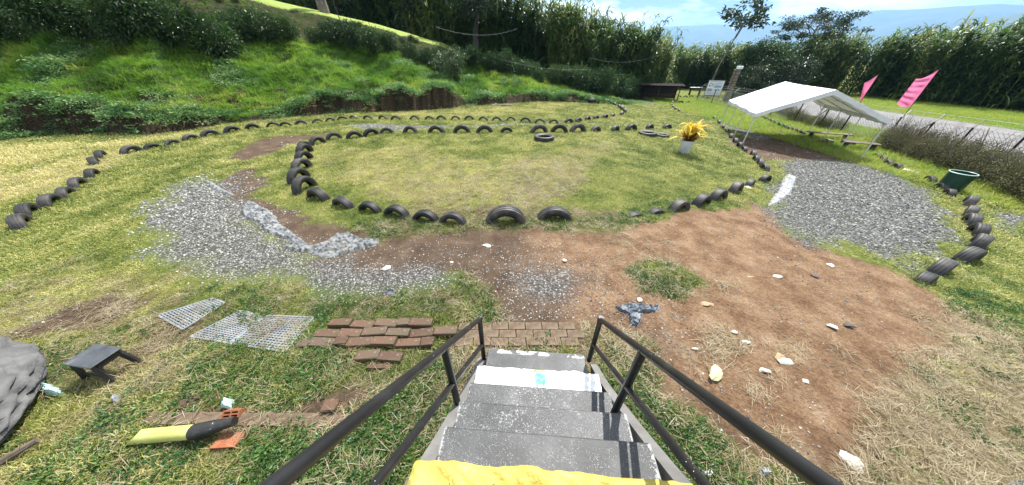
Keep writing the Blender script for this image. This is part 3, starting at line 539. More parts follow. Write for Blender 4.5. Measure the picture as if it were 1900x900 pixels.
scatter('gravel', np.stack([x, y, terrain(x, y) + sc_ * .25], 1), rots(len(x), .5), sc_, np.clip(rng.beta(1.4, 1.7, len(x)) + .16 * (x < 1), 0, 1), C_grav, 6, 'loose grey crushed stone lying on the track', 'gravel')

# ---------------------------------------------------------------- road beyond the fence
RD = [(27, -60, 37.5), (27, 0, 38), (27, 20, 38.2), (28, 32, 38), (31, 42, 40), (38, 52, 46), (52, 60, 57)]
v = []; f = []
for i, (xa, yy, xb) in enumerate(RD):
    for k in range(7): q = k / 6; v.append((xa + (xb - xa) * q, yy, -1.3 + .03 + .10 * math.sin(q * math.pi)))
for i in range(len(RD) - 1):
    for k in range(6): f.append((i * 7 + k, i * 7 + k + 1, i * 7 + k + 8, i * 7 + k + 7))
rm = mat_noise('worn_grey_road', [(.3, (0.1054, 0.1023, 0.1023)), (.55, (0.155, 0.1519, 0.1519)), (.75, (0.2108, 0.2046, 0.1984))], 1.1, .9, .5, .01, 8)
rd = link(bpy.data.objects.new('road', mesh_np('road', v, f, [rm]))); tag(rd, kind='structure')
# ---------------------------------------------------------------- mountains
def ridge(dist, hs, col, seed, depth):
    n = 260; A = np.linspace(R_(-75), R_(88), n); rows = 14; V = []
    prof = np.interp(A, [R_(a_) for a_, _ in hs], [h_ for _, h_ in hs])
    prof = prof * (1 + (noise(A * 12, A * 0, 1, seed, 5) - .5) * .16)
    for j in range(rows):
        q = j / (rows - 1); rr = dist - depth * (1 - q)
        wob = (noise(A * 22, np.full(n, q * 3.0), 1, seed + 3, 4) - .5) * .30 * math.sin(q * math.pi)
        V.append(np.stack([np.sin(A) * rr, np.cos(A) * rr, prof * (q ** .8 + wob)], 1))
    V.append(np.stack([np.sin(A) * (dist + depth), np.cos(A) * (dist + depth), prof * 0 - 30], 1)); V[0][:, 2] = -30
    V = np.concatenate(V); a_ = (np.arange(rows)[:, None] * n + np.arange(n - 1)[None]).ravel()
    o = link(bpy.data.objects.new('mountain', mesh_np('mountain', V, np.stack([a_, a_ + 1, a_ + n + 1, a_ + n], 1), [col], True))); tag(o, kind='structure')
mm = mat_noise('forested_mountain', [(.3, (.035, .06, .035)), (.6, (.06, .09, .05)), (.75, (.10, .12, .07))], .004, .95, .3, 10)
ridge(7600, [(-75, 350), (-20, 420), (10, 500), (30, 560), (36, 530), (41, 530), (46, 610), (53, 570), (58, 520), (66, 620), (88, 500)], mm, 5, 2200)
ridge(4200, [(-75, 60), (20, 60), (46, 90), (51.5, 165), (55.7, 265), (62, 400), (70, 480), (88, 420)], mm, 9, 1200)

# ---------------------------------------------------------------- stairs
def S(u, v, z): return Vector((SX0 + u * SDX - v * SDY, SY0 + u * SDY + v * SDX, z))   # u along the run, v to the right
SROT = math.atan2(SDX, -SDY)                                                          # local x = right, local -y = towards camera
noseF = [1.85, 1.461, 1.18, .911, .651, .402, .14, -.13]; noseU = [(1.85 - f) / .9976 for f in noseF]; RISE = .25; Z0 = .17
t = empty('concrete_stairs', S(0, 0, 0), math.atan2(-SDX, -SDY) * -1 if False else math.atan2(SDX, -SDY) * 1.0)
t.rotation_euler.z = math.atan2(-SDX, -SDY) * -1
RZ = -math.atan2(.0698, .99756); t.rotation_euler.z = RZ
tag(t, 'steep flight of worn grey painted concrete steps between black railings', 'stairs')
W2 = [.565, .585, .60, .605, .61, .615, .62, .63]
for k in range(8):
    u0 = noseU[k]; u1 = noseU[k + 1] if k < 7 else u0 + 1.6; z = Z0 + RISE * k; wd = W2[k]
    hgt = RISE if k else z + .3
    b_ = MB(); b_.box((0, -(u0 + u1 + .02) / 2, z - hgt / 2), (wd * 2, u1 - u0 + .02, hgt), bev=.008)
    o = b_.build('step', M['step2'] if k in (2, 3, 1) else M['step'], t)
    o.location = (0, -(u0 + u1) / 2, 0)
    for vv in o.data.vertices: vv.co.y += (u0 + u1) / 2
for sgn in (-1, 1):                                                # sloping side beams under the treads
    b_ = MB(); pts = [(-.02, -.3), (-.02, .02)] + [(-(noseU[k]), Z0 + RISE * k - .13) for k in range(1, 8)] + [(-(noseU[7] + 1.6), Z0 + RISE * 7 - .13), (-(noseU[7] + 1.6), -.3)]
    xa, xb = (.60 + .05 * (sgn > 0), .68 + .05 * (sgn > 0)); n = len(pts)
    vs = [(sgn * xa, p[0], p[1]) for p in pts] + [(sgn * xb, p[0], p[1]) for p in pts]
    b_.add(vs, [tuple(range(n)), tuple(range(2 * n - 1, n - 1, -1))] + [(i, (i + 1) % n, n + (i + 1) % n, n + i) for i in range(n)]); b_.build('side_beam', M['concrete'], t)
# cloth sacks draped over two treads
def sack(k, label, mat, over, name, bulge):
    u0, u1 = noseU[k], noseU[k + 1]; z = Z0 + RISE * k; wd = W2[k] + over; nu, nv = 90, 22
    ys = [(-(u0 - .012), -.16)] + [(-(u0 - .016), -.05), (-(u0 - .012), -.012)] + [(-(u0 + (u1 - u0 - .012) * q), 0) for q in np.linspace(0.01, 1, nv - 3)]
    v = []
    for i in range(nu):
        xx = -wd + 2 * wd * i / (nu - 1)
        for j, (yy, dz) in enumerate(ys):
            w_ = float(noise(np.array([xx * 6 + yy * 3]), np.array([yy * 9]), 1, 300 + k, 4)[0]); fo = float(noise(np.array([xx * 11 + yy * 17]), np.array([yy * 2.]), 1, 310 + k, 3)[0])
            e = max(0, (abs(xx) - W2[k]) / .05); rdg = abs(fo - .5)
            v.append((xx, yy + (.02 if j < 3 else 0) * (w_ - .5), z + dz + .006 + .020 * w_ + .016 * (1 - min(rdg * 6, 1)) - .06 * min(e, 1.6) * e + bulge * math.exp(-((xx + .10) / .05) ** 2) * (1 if j < 7 else .3) * .02))
    m = len(ys); f = [(i * m + j, i * m + m + j, i * m + m + j + 1, i * m + j + 1) for i in range(nu - 1) for j in range(m - 1)]
    o = bpy.data.objects.new(name, mesh_np(name, v, f, [mat], True)); link(o); o.location = t.location; o.rotation_euler.z = RZ; tag(o, label, 'sack'); return o
ws = sack(1, 'white woven sack with a green print draped over the second lowest step', M['white_sack'], .02, 'woven_sack', 0)
ys_ = sack(5, 'bright yellow woven sack with faint lettering draped over the step nearest the camera', M['yellow_sack'], .03, 'woven_sack', 1)
b_ = MB()
for i in range(9): xa = -.02 + i * .011; ln = .10 + .05 * ((i * 37) % 5) / 5; b_.add([(xa, -noseU[1] - .03, 0), (xa + .0102, -noseU[1] - .03, 0), (xa + .0102, -noseU[1] - .03 - ln, 0), (xa, -noseU[1] - .03 - ln, 0)], [(0, 1, 2, 3)])
for vtx in range(len(b_.v)): b_.v[vtx] = (b_.v[vtx][0], b_.v[vtx][1], Z0 + RISE + .046)
b_.build('printed_patch', M['green_print'], ws)
b_ = MB(); b_.box((.03, -noseU[1] - .012, Z0 + RISE + .031), (.13, .02, .005), bev=.002); b_.build('printed_band', M['orange_print'], ws)
def text(body, size, mat, loc, rot, parent, name='lettering', sx_=1.0, ext=.0006):
    c = bpy.data.curves.new(name, 'FONT'); c.body = body; c.size = size; c.extrude = ext; c.materials.append(mat); c.resolution_u = 2
    tmp = bpy.data.objects.new(name, c); sc.collection.objects.link(tmp); dg = bpy.context.evaluated_depsgraph_get(); me = bpy.data.meshes.new_from_object(tmp.evaluated_get(dg)); bpy.data.objects.remove(tmp)
    o = bpy.data.objects.new(name, me); o.location = loc; o.rotation_euler = rot; o.scale = (sx_, 1, 1); return link(o, parent)
text('SC', .075, M['brown_print'], (-.40, -noseU[5] - .13, Z0 + RISE * 5 + .032), (0, 0, R_(90)), ys_)
text('PAR', .06, M['brown_print'], (-.25, -noseU[5] - .15, Z0 + RISE * 5 + .032), (0, 0, R_(90)), ys_)
# railings
def railing(sgn, label, zT, zL):
    o = empty('stair_railing', S(0, sgn * .61, 0)); o.rotation_euler.z = RZ - .052; tag(o, label, 'railing', 'black stair railings')
    uS = .07; u_end = noseU[7] + .35; pt = lambda u, z: (0, -u, z + (u - uS) * .866)
    MB().tube([pt(uS - .03, zT), pt(.5, zT), pt(1.0, zT), pt(u_end, zT)], [.0235] * 4, 14).build('top_rail', M['metal'], o, True)
    MB().tube([pt(uS, zL), pt(u_end, zL)], [.022] * 2, 12).build('lower_rail', M['metal'], o, True)
    for u in (uS, .88, 1.75):
        zb = (u - uS) * .866 + zL - (.30 if u < .1 else .55)
        MB().tube([(0, -u, zb), pt(u, zT - .004)], [.026] * 2, 12).build('post', M['metal'], o, True)
    MB().tube([pt(uS, zT - .03), (0, -uS, zT + .035)], [.029, .026], 12).build('post_cap', M['metal'], o, True)
    return o
railing(-1, 'black tubular stair railing on the left side of the steps', .775, .34); railing(1, 'black tubular stair railing on the right side of the steps', .87, .46)

# ---------------------------------------------------------------- brick path beside the foot of the stairs
def brick_mesh(k, d=(.3, .125, .06), mt='brick'):
    b_ = MB(); b_.box((0, 0, 0), d, bev=.006); m = b_.mesh('brick', M[mt]); r = random.Random(k)
    for v in m.vertices: v.co += Vector((r.uniform(-1, 1) * .004, r.uniform(-1, 1) * .004, r.uniform(-1, 1) * .003))
    return m
BR = [brick_mesh(k) for k in range(5)]; BR2 = [brick_mesh(9 + k, (.15, .12, .055)) for k in range(3)]; BR3 = [brick_mesh(20 + k, mt='brick_dusty') for k in range(4)]
pathE = empty('brick_path', (-1.7, 2.2, 0)); tag(pathE, 'raised row of mossy reddish clay bricks left of the stair foot', 'brick path')
pathF = empty('brick_path', (.1, 2.2, 0)); tag(pathF, 'sunken dusty brown brick strip in front of the lowest step', 'brick path')
r = random.Random(4)
def lay(par, ms, x, y, z, rz, rx=0, ry=0, name='brick', sc3=(1, 1, 1)):
    o = bpy.data.objects.new(name, r.choice(ms)); o.location = (x - par.location.x, y - par.location.y, z); o.rotation_euler = (rx, ry, rz); o.scale = sc3; link(o, par); return o
for row, (yy, x0, x1) in enumerate(((2.06, -2.72, -1.05), (2.195, -2.58, -1.02), (2.33, -2.50, -.80))):
    xx = x0 + r.uniform(0, .05)
    while xx < x1:
        half = r.random() < .2; wl = .15 if half else .3
        if not (row == 0 and -1.75 < xx < -1.6) and r.random() > .1: lay(pathE, BR2 if half else BR, xx + wl / 2, yy + r.uniform(-.018, .018), .06 + r.uniform(-.022, .014), r.uniform(-.09, .09) + .02, r.uniform(-.08, .08), r.uniform(-.06, .06))
        xx += wl + r.uniform(.006, .02)
for row, yy in enumerate((2.08, 2.2, 2.32)):
    xx = -.72 + .1 * (row % 2)
    while xx < .85:
        lay(pathF, BR3, xx + .11, yy, .0 + r.uniform(-.006, .008), r.uniform(-.03, .03), r.uniform(-.03, .03), r.uniform(-.03, .03), sc3=(.72, .95, 1)); xx += .225
def single(name, ms, p, rz, label, group=None, cat='brick', s3=(1, 1, 1), tilt=(0, 0), dz=.03):
    o = bpy.data.objects.new(name, ms); o.location = (p.x, p.y, p.z + dz); o.rotation_euler = (tilt[0], tilt[1], rz); o.scale = s3; link(o); return tag(o, label, cat, group)
single('brick', BR[0], G(686, 664), .1, 'flat mossy brick lying left of its twin below the raised brick row', s3=(.9, 1.0, 1), dz=.05)
single('brick', BR[3], G(727, 667), -.06, 'flat mossy brick nearest the left railing below the raised brick row', s3=(.95, 1.0, 1), dz=.05)
single('brick', BR[1], G(706, 684), -.02, 'dark brick on edge sunk in the grass under two flat bricks', s3=(1, .45, 1.1), dz=.02)
single('brick', BR2[0], G(617, 758), .05, 'small square brick standing alone in the weeds', dz=.06)
single('brick', BR2[1], G(357, 748), .6, 'broken rusty brick fragment lying near pale blue litter', s3=(1, .7, .8), tilt=(.3, .2), dz=.03)
single('brick', BR2[2], G(560, 602), .3, 'lone brick end touching the grey plastic grating', dz=.04) if False else None
# buried brick kerb at the lower left
kerb = empty('brick_edging', G(470, 800)); tag(kerb, 'long line of half buried earthy bricks behind the yellow pipe', 'brick edging'); kerb.location.z = 0
for px in np.linspace(300, 640, 9):
    p = G(float(px), 778 + (px - 300) * .012); lay(kerb, BR3, p.x, p.y, p.z + .01, r.uniform(-.06, .02), r.uniform(-.1, .1), r.uniform(-.05, .05), sc3=(.85, .9, 1))
for px in np.linspace(440, 600, 4):
    p = G(float(px), 803); lay(kerb, BR3, p.x, p.y, p.z - .012, r.uniform(-.06, .02), r.uniform(-.1, .1), sc3=(.95, .7, 1))
def hollow(label, p, rz, tilt, s=1.0):
    o = empty('hollow_brick', p, rz); o.rotation_euler = (tilt[0], tilt[1], rz); tag(o, label, 'hollow brick'); b_ = MB()
    Lx, Ly, Lz, th = .26 * s, .17 * s, .12 * s, .014
    for xx in (-Lx / 2 + th / 2, 0, Lx / 2 - th / 2): b_.box((xx, 0, Lz / 2), (th, Ly, Lz))
    for zz in (th / 2, Lz / 2, Lz - th / 2): b_.box((0, 0, zz), (Lx - .001, Ly - .002, th - .001))
    b_.build('clay_shell', M['orange_clay'], o); c_ = MB(); c_.box((0, Ly * .2, Lz / 2), (Lx - .02, .01, Lz - .02)); c_.build('shade_plate', M['hole_shade'], o); return o
p = G(437, 776); hollow('orange hollow clay brick tilted up behind the black end of the pipe', p + Vector((0, 0, .02)), .1, (-.95, 0), .62)
p = G(425, 826); hollow('orange hollow clay brick sunk in soil in front of the black pipe end', p + Vector((0, 0, -.04)), .08, (-.25, .05), .8)

# ---------------------------------------------------------------- yellow pipe
pA, pB, pC = G(232, 828), G(370, 822), G(440, 812)
pp = empty('drain_pipe', pB); tag(pp, 'pale yellow plastic pipe with a cut open end and black wrapped tail', 'pipe')
zt = .12; ra = .062
A = Vector((pA.x - pB.x, pA.y - pB.y + .05, .05)); B = Vector((0, .05, zt)); C_ = Vector((pC.x - pB.x, pC.y - pB.y + .08, zt + .035))
ax = (B - A).normalized(); sd = ax.cross(Vector((0, 0, 1))).normalized(); up = sd.cross(ax)
vs = []; fs = []; n = 32
for ri, rr in ((0, ra), (1, ra - .007)):
    for k in range(n):
        th = 2 * math.pi * k / n; dr = sd * math.cos(th) + up * math.sin(th)
        st_ = A + ax * (.16 * (.5 + .5 * math.sin(th)) ** 1.3)
        vs.append(st_ + dr * rr); vs.append(B + dr * rr)
for k in range(n):
    k2 = (k + 1) % n; o_ = 2 * n
    fs += [(2 * k, 2 * k2, 2 * k2 + 1, 2 * k + 1), (o_ + 2 * k, o_ + 2 * k + 1, o_ + 2 * k2 + 1, o_ + 2 * k2), (2 * k, o_ + 2 * k, o_ + 2 * k2, 2 * k2)]
MB().add(vs, fs).build('pipe_body', M['pipe'], pp, True)
ax2 = (C_ - B).normalized()
MB().tube([B - ax * .02, B + ax2 * .03, B + (C_ - B) * .45, B + (C_ - B) * .75, C_], [ra + .005, ra + .006, ra - .002, ra - .016, ra - .022], 20).build('wrapped_end', M['pipe_black'], pp, True)

# ---------------------------------------------------------------- low stool
st0 = G(190, 712); so_ = empty('stool', Vector((-4.67, 1.72, tz(-4.67, 1.72))), R_(-8)); tag(so_, 'low black wooden stool with a dusty scuffed top standing in the grass', 'stool')
b_ = MB(); b_.box((0, 0, .305), (.37, .26, .018), bev=.006); b_.build('seat', M['stool_top'], so_)
for a_, c_ in ((-1, -1), (1, -1), (-1, 1), (1, 1)):
    b_ = MB(); b_.tube([(a_ * .14, c_ * .09, .298), (a_ * .21, c_ * .125, -.02)], [.03, .026], 4); b_.build('leg', M['stool'], so_)
for c_ in (-1, 1): b_ = MB(); b_.box((0, c_ * .095, .265), (.33, .016, .055)); b_.build('apron', M['stool'], so_)
for a_ in (-1, 1): b_ = MB(); b_.box((a_ * .168, 0, .262), (.016, .17, .055)); b_.build('apron', M['stool'], so_)
b_ = MB(); b_.box((0, -.105, .10), (.33, .016, .03)); b_.build('stretcher', M['stool'], so_)

# ---------------------------------------------------------------- plastic grates
def grate(quad, nx_, ny_, label, name='plastic_grate'):
    P = [G(*q) for q in quad]; c0 = sum(P, Vector()) / 4; o = empty(name, c0); tag(o, label, 'plastic grate', 'grey plastic grates laid in the grass')
    def at(a, b): return P[0].lerp(P[1], a).lerp(P[3].lerp(P[2], a), b) - c0
    bars = MB(); fr = MB(); zt_ = Vector((0, 0, .03))
    def bar(mb, p, q, wd, hz):
        d = (q - p); d.z = 0; d.normalize(); s_ = Vector((-d.y, d.x, 0)) * wd / 2; h0 = Vector((0, 0, hz)); hd = Vector((0, 0, -.018))
        vs = [p - s_ + h0, p + s_ + h0, q + s_ + h0, q - s_ + h0]; vs += [x_ + hd for x_ in vs]; mb.add(vs, [(0, 3, 2, 1), (4, 5, 6, 7), (0, 1, 5, 4), (1, 2, 6, 5), (2, 3, 7, 6), (3, 0, 4, 7)])
    for i in range(1, nx_): bar(bars, at(i / nx_, 0), at(i / nx_, 1), .014, .036)
    for j in range(1, ny_): bar(bars, at(0, j / ny_), at(1, j / ny_), .014, .034)
    for a_, b2 in (((0, 0), (1, 0)), ((1, 0), (1, 1)), ((1, 1), (0, 1)), ((0, 1), (0, 0))): bar(fr, at(*a_), at(*b2), .022, .039)
    g_ = bars.build('grate_bars', M['mat'], o); g_['kind'] = 'stuff'; fr.build('frame', M['mat'], o)
grate([(297, 588), (398, 556), (420, 565), (343, 614)], 16, 9, 'far left grey plastic grate half hidden by grass')
grate([(357, 627), (452, 578), (490, 592), (433, 640)], 16, 12, 'middle grey plastic grate most overgrown with grass')
grate([(428, 640), (500, 588), (584, 592), (532, 655)], 15, 16, 'clear grey plastic grate with square holes beside the bricks')

# ---------------------------------------------------------------- plastic film and litter
def film(name, poly, mat, label, cat='plastic sheet', step=.03, amp=.05, seed=1, dz=.025, aniso=(1, 1)):
    P = gp(poly); xs = [p[0] for p in P]; ys2 = [p[1] for p in P]; c0 = (sum(xs) / len(xs), sum(ys2) / len(ys2))
    gx = np.arange(min(xs) - step, max(xs) + step, step); gy = np.arange(min(ys2) - step, max(ys2) + step, step); gx2, gy2 = np.meshgrid(gx, gy)
    sd_ = polysd(P, gx2, gy2) + (noise(gx2, gy2, .12, seed, 2) - .5) * min(.08, step * 2)
    a_ = noise(gx2 * aniso[0], gy2 * aniso[1], .28, seed + 2, 4); f2 = noise(gx2 * aniso[0] + gy2, gy2 * aniso[1] - gx2, .13, seed + 5, 3)
    z = terrain(gx2, gy2) + dz + amp * (a_ - .35) + amp * 1.1 * (1 - np.minimum(np.abs(f2 - .5) * 7, 1)) ** 2
    z = np.where(sd_ < step, terrain(gx2, gy2) + .006, z); V = np.stack([gx2 - c0[0], gy2 - c0[1], z], 2).reshape(-1, 3); W_ = len(gx)
    ii = (np.arange(len(gy) - 1)[:, None] * W_ + np.arange(W_ - 1)[None]).ravel(); F_ = np.stack([ii, ii + 1, ii + W_ + 1, ii + W_], 1)
    km = (sd_.ravel()[F_] > 0).sum(1) >= 3; o = bpy.data.objects.new(name, mesh_np(name, V, F_[km], [mat], False)); o.location = (c0[0], c0[1], 0); link(o); return tag(o, label, cat)
film('plastic_sheet', [(449, 376), (467, 374), (496, 388), (508, 398), (521, 417), (540, 430), (557, 441), (573, 456), (556, 462), (543, 455), (530, 442), (508, 436), (488, 425), (480, 414), (459, 409), (448, 398)], M['plastic'], 'long crumpled grey plastic sheet running down beside the left gravel', seed=3)
film('plastic_sheet', [(552, 456), (590, 455), (603, 448), (622, 436), (649, 434), (673, 445), (703, 442), (704, 455), (680, 461), (641, 471), (601, 480), (578, 472), (530, 464), (525, 458)], M['plastic'], 'crumpled grey plastic sheet spread at the edge of the brown dirt', seed=8)
film('plastic_sheet', [(1139, 567), (1163, 561), (1197, 565), (1223, 567), (1217, 579), (1192, 580), (1189, 597), (1182, 607), (1168, 600), (1163, 582), (1149, 577)], M['plastic_dark'], 'small torn dark blue grey plastic sheet half buried right of the stairs', seed=12, step=.014, amp=.03)
film('plastic_sheet', [(1462, 324), (1478, 330), (1470, 355), (1444, 378), (1424, 384), (1428, 372), (1446, 352), (1452, 330)], M['plastic_pale'], 'pale plastic strip showing along the left edge of the right gravel', seed=15, amp=.03)
film('plastic_sheet', [(378, 338), (392, 336), (412, 350), (430, 358), (428, 364), (405, 358)], M['plastic'], 'narrow grey plastic scrap at the top of the left gravel', seed=17, amp=.03)
film('plastic_bag', [(706, 545), (722, 538), (736, 541), (730, 550), (712, 552)], M['plastic_dark'], 'small dark plastic scrap in the grass left of the dirt', 'litter', seed=19, step=.012, amp=.03)
film('litter_scrap', [(55, 711), (85, 712), (115, 722), (125, 733), (100, 738), (80, 728)], M['blue_litter'], 'pale blue plastic litter between the grey rock and the stool', 'litter', seed=21, step=.02, amp=.05, dz=.05)
film('litter_scrap', [(411, 757), (420, 742), (436, 742), (430, 760)], M['blue_litter'], 'pale blue litter scrap lying behind the hollow brick', 'litter', seed=23, step=.012, amp=.05, dz=.04)
film('litter_scrap', [(205, 745), (222, 728), (228, 735), (218, 752)], M['plastic_pale'], 'crumpled greyish litter in the weeds right of the stool', 'litter', seed=25, step=.012, amp=.05, dz=.03)
film('litter_scrap', [(1296, 872), (1314, 868), (1325, 882), (1310, 892), (1298, 886)], M['pink_litter'], 'violet and white litter scrap under the right railing', 'litter', seed=27, step=.01, amp=.05, dz=.04)
film('litter_scrap', [(1404, 868), (1425, 862), (1432, 884), (1412, 890)], M['plastic_pale'], 'whitish litter scrap beside the lower end of the right railing', 'litter', seed=29, step=.01, amp=.04, dz=.03)
film('litter_scrap', [(1850, 892), (1900, 890), (1940, 900), (1900, 915), (1860, 910)], M['plastic_pale'], 'white flat scrap at the bottom right corner', 'litter', seed=31, step=.014, amp=.04, dz=.04)

# ---------------------------------------------------------------- stones
def stone(px, py, wpx, hpx, mat, label, rz=0.0, seed=1, sub=2, zs=.35, name='stone', z_up=.0, group=None):
    p = G(px, py); d = Vector((p.x, p.y, p.z - EYE)); Zc = p.y * CP + (EYE - p.z) * SP; sx_ = wpx / 2 / FPX * Zc; gr_ = hpx / 2 / FPX * Zc / max(.35, (EYE - p.z) / d.length)
    o = bpy.data.objects.new(name, stone_mesh(seed, mat, 1.0, sub, .5)); o.location = (p.x, p.y, p.z + sx_ * zs * .35 + z_up); o.scale = (sx_ * .95, gr_ * .9, sx_ * zs * .75); o.rotation_euler.z = rz; link(o); return tag(o, label, 'stone', group)
for a_ in [(903, 457, 18, 8, 'pale_stone', 'pale flat stone alone on the brown dirt below the two big tyres', 0, 1), (717, 498, 20, 9, 'pale_stone', 'pinkish white stone on brown dirt near the left gravel', 0, 2),
           (1048, 483, 10, 6, 'pale_stone', 'small pale stone at the middle of the dirt', 0, 3), (838, 487, 9, 5, 'pale_stone', 'small whitish stone left of the pale flat stone', 0, 4), (1324, 694, 46, 20, 'cream_stone', 'long cream coloured stone slab lying aslant right of the railing', .75, 5),
           (1453, 671, 34, 13, 'pale_stone', 'white flat stone with a pointed end on the orange dirt', -.2, 6), (1418, 688, 28, 11, 'pale_stone', 'white diamond shaped stone just below the pointed one', 0, 7), (1382, 635, 20, 8, 'pale_stone', 'white stone above the diamond shaped stone', 0, 8),
           (1362, 616, 12, 7, 'pale_stone', 'small round white stone on the orange dirt', 0, 9), (1544, 607, 18, 8, 'pale_stone', 'pale stone just left of a dark stone', 0, 10), (1575, 604, 22, 9, 'dark_stone', 'dark stone just right of a pale stone', 0, 11),
           (1510, 511, 15, 8, 'dark_stone', 'dark chunk of stone alone on orange dirt below the right gravel', 0, 12), (1577, 855, 40, 30, 'pale_stone', 'large angular cream stone at the bottom right in dry grass', .2, 13), (1312, 566, 32, 10, 'tan_stone', 'tan flat stone flush with the dirt right of the grass patch', 0, 14),
           (1494, 708, 15, 7, 'pale_stone', 'small grey stone right of the white diamond shaped stone', 0, 15), (1540, 492, 14, 6, 'pale_stone', 'pale stone at the lower rim of the right gravel', 0, 16), (1442, 514, 22, 5, 'pale_stone', 'thin pale stone sliver on the orange dirt', 0, 17),
           (1186, 557, 14, 8, 'pale_stone', 'small white stone touching the back of the torn dark plastic', 0, 18), (1445, 663, 30, 14, 'tan_stone', 'brown flat stone partly sunk beside the pointed white stone', .5, 19), (1392, 515, 20, 4, 'tan_stone', 'thin tan stone chip on orange dirt', 0, 20),
           (1388, 348, 14, 7, 'pale_stone', 'grey stone outside the inner tyre ring on its right side', 0, 21), (1684, 318, 22, 12, 'pale_stone', 'pale rough stone between tyres at the far right edge', 0, 22), (1290, 648, 16, 5, 'pale_stone', 'tiny pale sliver near the railing top', 0, 23)]:
    stone(a_[0], a_[1], a_[2], a_[3], M[a_[4]], a_[5], a_[6], a_[7])
# creased grey boulder at the left edge
import bmesh
p = Vector((-6.05, 1.16, 0)); p.z = tz(p.x, p.y); bm = bmesh.new(); bmesh.ops.create_icosphere(bm, subdivisions=5, radius=1)
co = np.array([v.co[:] for v in bm.verts]); e1 = noise(co[:, 0] * 1.1 + co[:, 2], co[:, 1] * 1.4, 1, 401, 4); e2 = noise(co[:, 0] * 1.5 + co[:, 1] * 5, co[:, 2] * 5 - co[:, 0], 1, 405, 3); rr = 1 + (e1 - .5) * .3 - .09 * (1 - np.minimum(np.abs(e2 - .5) * 11, 1))
for v, q in zip(bm.verts, rr): v.co *= q; v.co.x *= 1.45; v.co.y *= .85; v.co.z = max(v.co.z, -.3) * (.36 - .10 * v.co.x)
mb_ = bpy.data.meshes.new('boulder'); bm.to_mesh(mb_); bm.free(); mb_.materials.append(M['rock']); mb_.polygons.foreach_set('use_smooth', [True] * len(mb_.polygons))
o = link(bpy.data.objects.new('boulder', mb_)); o.location = p + Vector((0, 0, .12)); o.rotation_euler.z = -.35; tag(o, 'big grey creased boulder cut by the left edge beside blue litter', 'boulder')
b_ = MB(); b_.tube([G(0, 868) + Vector((0, 0, .05)), G(82, 822) + Vector((0, 0, .07))], [.035, .025], 7); b_.build('dead_branch', M['wood'], None, True); tag(bpy.context.scene.objects['dead_branch'], 'grey weathered stick lying below the boulder', 'stick')

# ---------------------------------------------------------------- tyres
def tyre_mesh(k, Rt, Wt, thin=False, seg=34):
    ri = .60 if not thin else .70
    pr = [(-.30, ri), (-.44, ri + .10), (-.5, .80 if not thin else .86), (-.47, .92), (-.40, .972), (-.27, .99), (-.255, .972), (-.215, .972), (-.20, .996), (-.06, 1.0), (-.045, .98), (.045, .98), (.06, 1.0), (.20, .996), (.215, .972), (.255, .972), (.27, .99), (.40, .972), (.47, .92), (.5, .80 if not thin else .86), (.44, ri + .10), (.30, ri), (.28, ri + .02), (.40, ri + .12), (.45, .82 if not thin else .87), (.40, .91), (.25, .945), (0, .95), (-.25, .945), (-.40, .91), (-.45, .82 if not thin else .87), (-.40, ri + .12), (-.28, ri + .02)]
    r = random.Random(k); v = []; m = len(pr)
    for i in range(seg):
        t_ = 2 * math.pi * i / seg; sq = 1 + .02 * math.sin(2 * t_ + k)
        for wv, rv in pr: v.append((math.cos(t_) * rv * Rt * sq, wv * Wt, math.sin(t_) * rv * Rt * sq))
    f = [(i * m + j, i * m + (j + 1) % m, ((i + 1) % seg) * m + (j + 1) % m, ((i + 1) % seg) * m + j) for i in range(seg) for j in range(m)]
    me = mesh_np('tyre', v, f, [M['tyre']], True); auto_smooth(me, 34); return me
T_car = [tyre_mesh(k, .32, .20) for k in range(3)]; T_truck = [tyre_mesh(5 + k, .47, .27) for k in range(2)]; T_thin = [tyre_mesh(8 + k, .31, .14, True) for k in range(2)]; T_mid = [tyre_mesh(11 + k, .37, .23) for k in range(2)]
ORD = ['first', 'second', 'third', 'fourth', 'fifth', 'sixth', 'seventh', 'eighth', 'ninth', 'tenth', 'eleventh', 'twelfth', 'thirteenth', 'fourteenth', 'fifteenth', 'sixteenth', 'seventeenth', 'eighteenth', 'nineteenth', 'twentieth', 'twenty first', 'twenty second', 'twenty third', 'twenty fourth', 'twenty fifth', 'twenty sixth', 'twenty seventh', 'twenty eighth', 'twenty ninth', 'thirtieth']
rt = random.Random(11)
def chain(pts, kinds, label, group, sink=0.0, s0=1.0, turn=.12, lean=.06, rot=None, s=None):
    P = [G(px, py) for px, py in pts]
    for i, p in enumerate(P):
        a_, b2 = P[max(i - 1, 0)], P[min(i + 1, len(P) - 1)]; d = b2 - a_; ang = math.atan2(d.y, d.x) + rt.uniform(-turn, turn)
        if rot and rot[i % len(rot)] is not None: ang = rot[i % len(rot)]
        k = kinds[i] if i < len(kinds) else kinds[-1]; ms, Rt = {'c': (T_car, .32), 't': (T_truck, .47), 'n': (T_thin, .31), 'm': (T_mid, .37)}[k]
        o = bpy.data.objects.new('tyre', rt.choice(ms)); sc_ = s0 * rt.uniform(.94, 1.05) * (s[i] if s else 1); o.scale = (sc_,) * 3
        sk = sink[i] if isinstance(sink, (list, tuple)) else sink
        o.location = (p.x, p.y, tz(p.x, p.y) - (sk + .10) * Rt + rt.uniform(-.015, .01)); o.rotation_euler = (rt.uniform(-lean, lean), rt.uniform(0, 6.28) * 0 + rt.uniform(-.2, .2), ang); link(o)
        tag(o, label % ORD[i] if '%s' in label else label, 'tyre', group)
chain([(47, 418), (60, 397), (99, 377), (128, 362), (150, 345), (173, 326), (180, 305), (191, 293)], 'c' * 8, 'black half buried tyre, %s counted upward from the left edge in dry grass', 'tyres curving up through the dry grass on the left', .1)
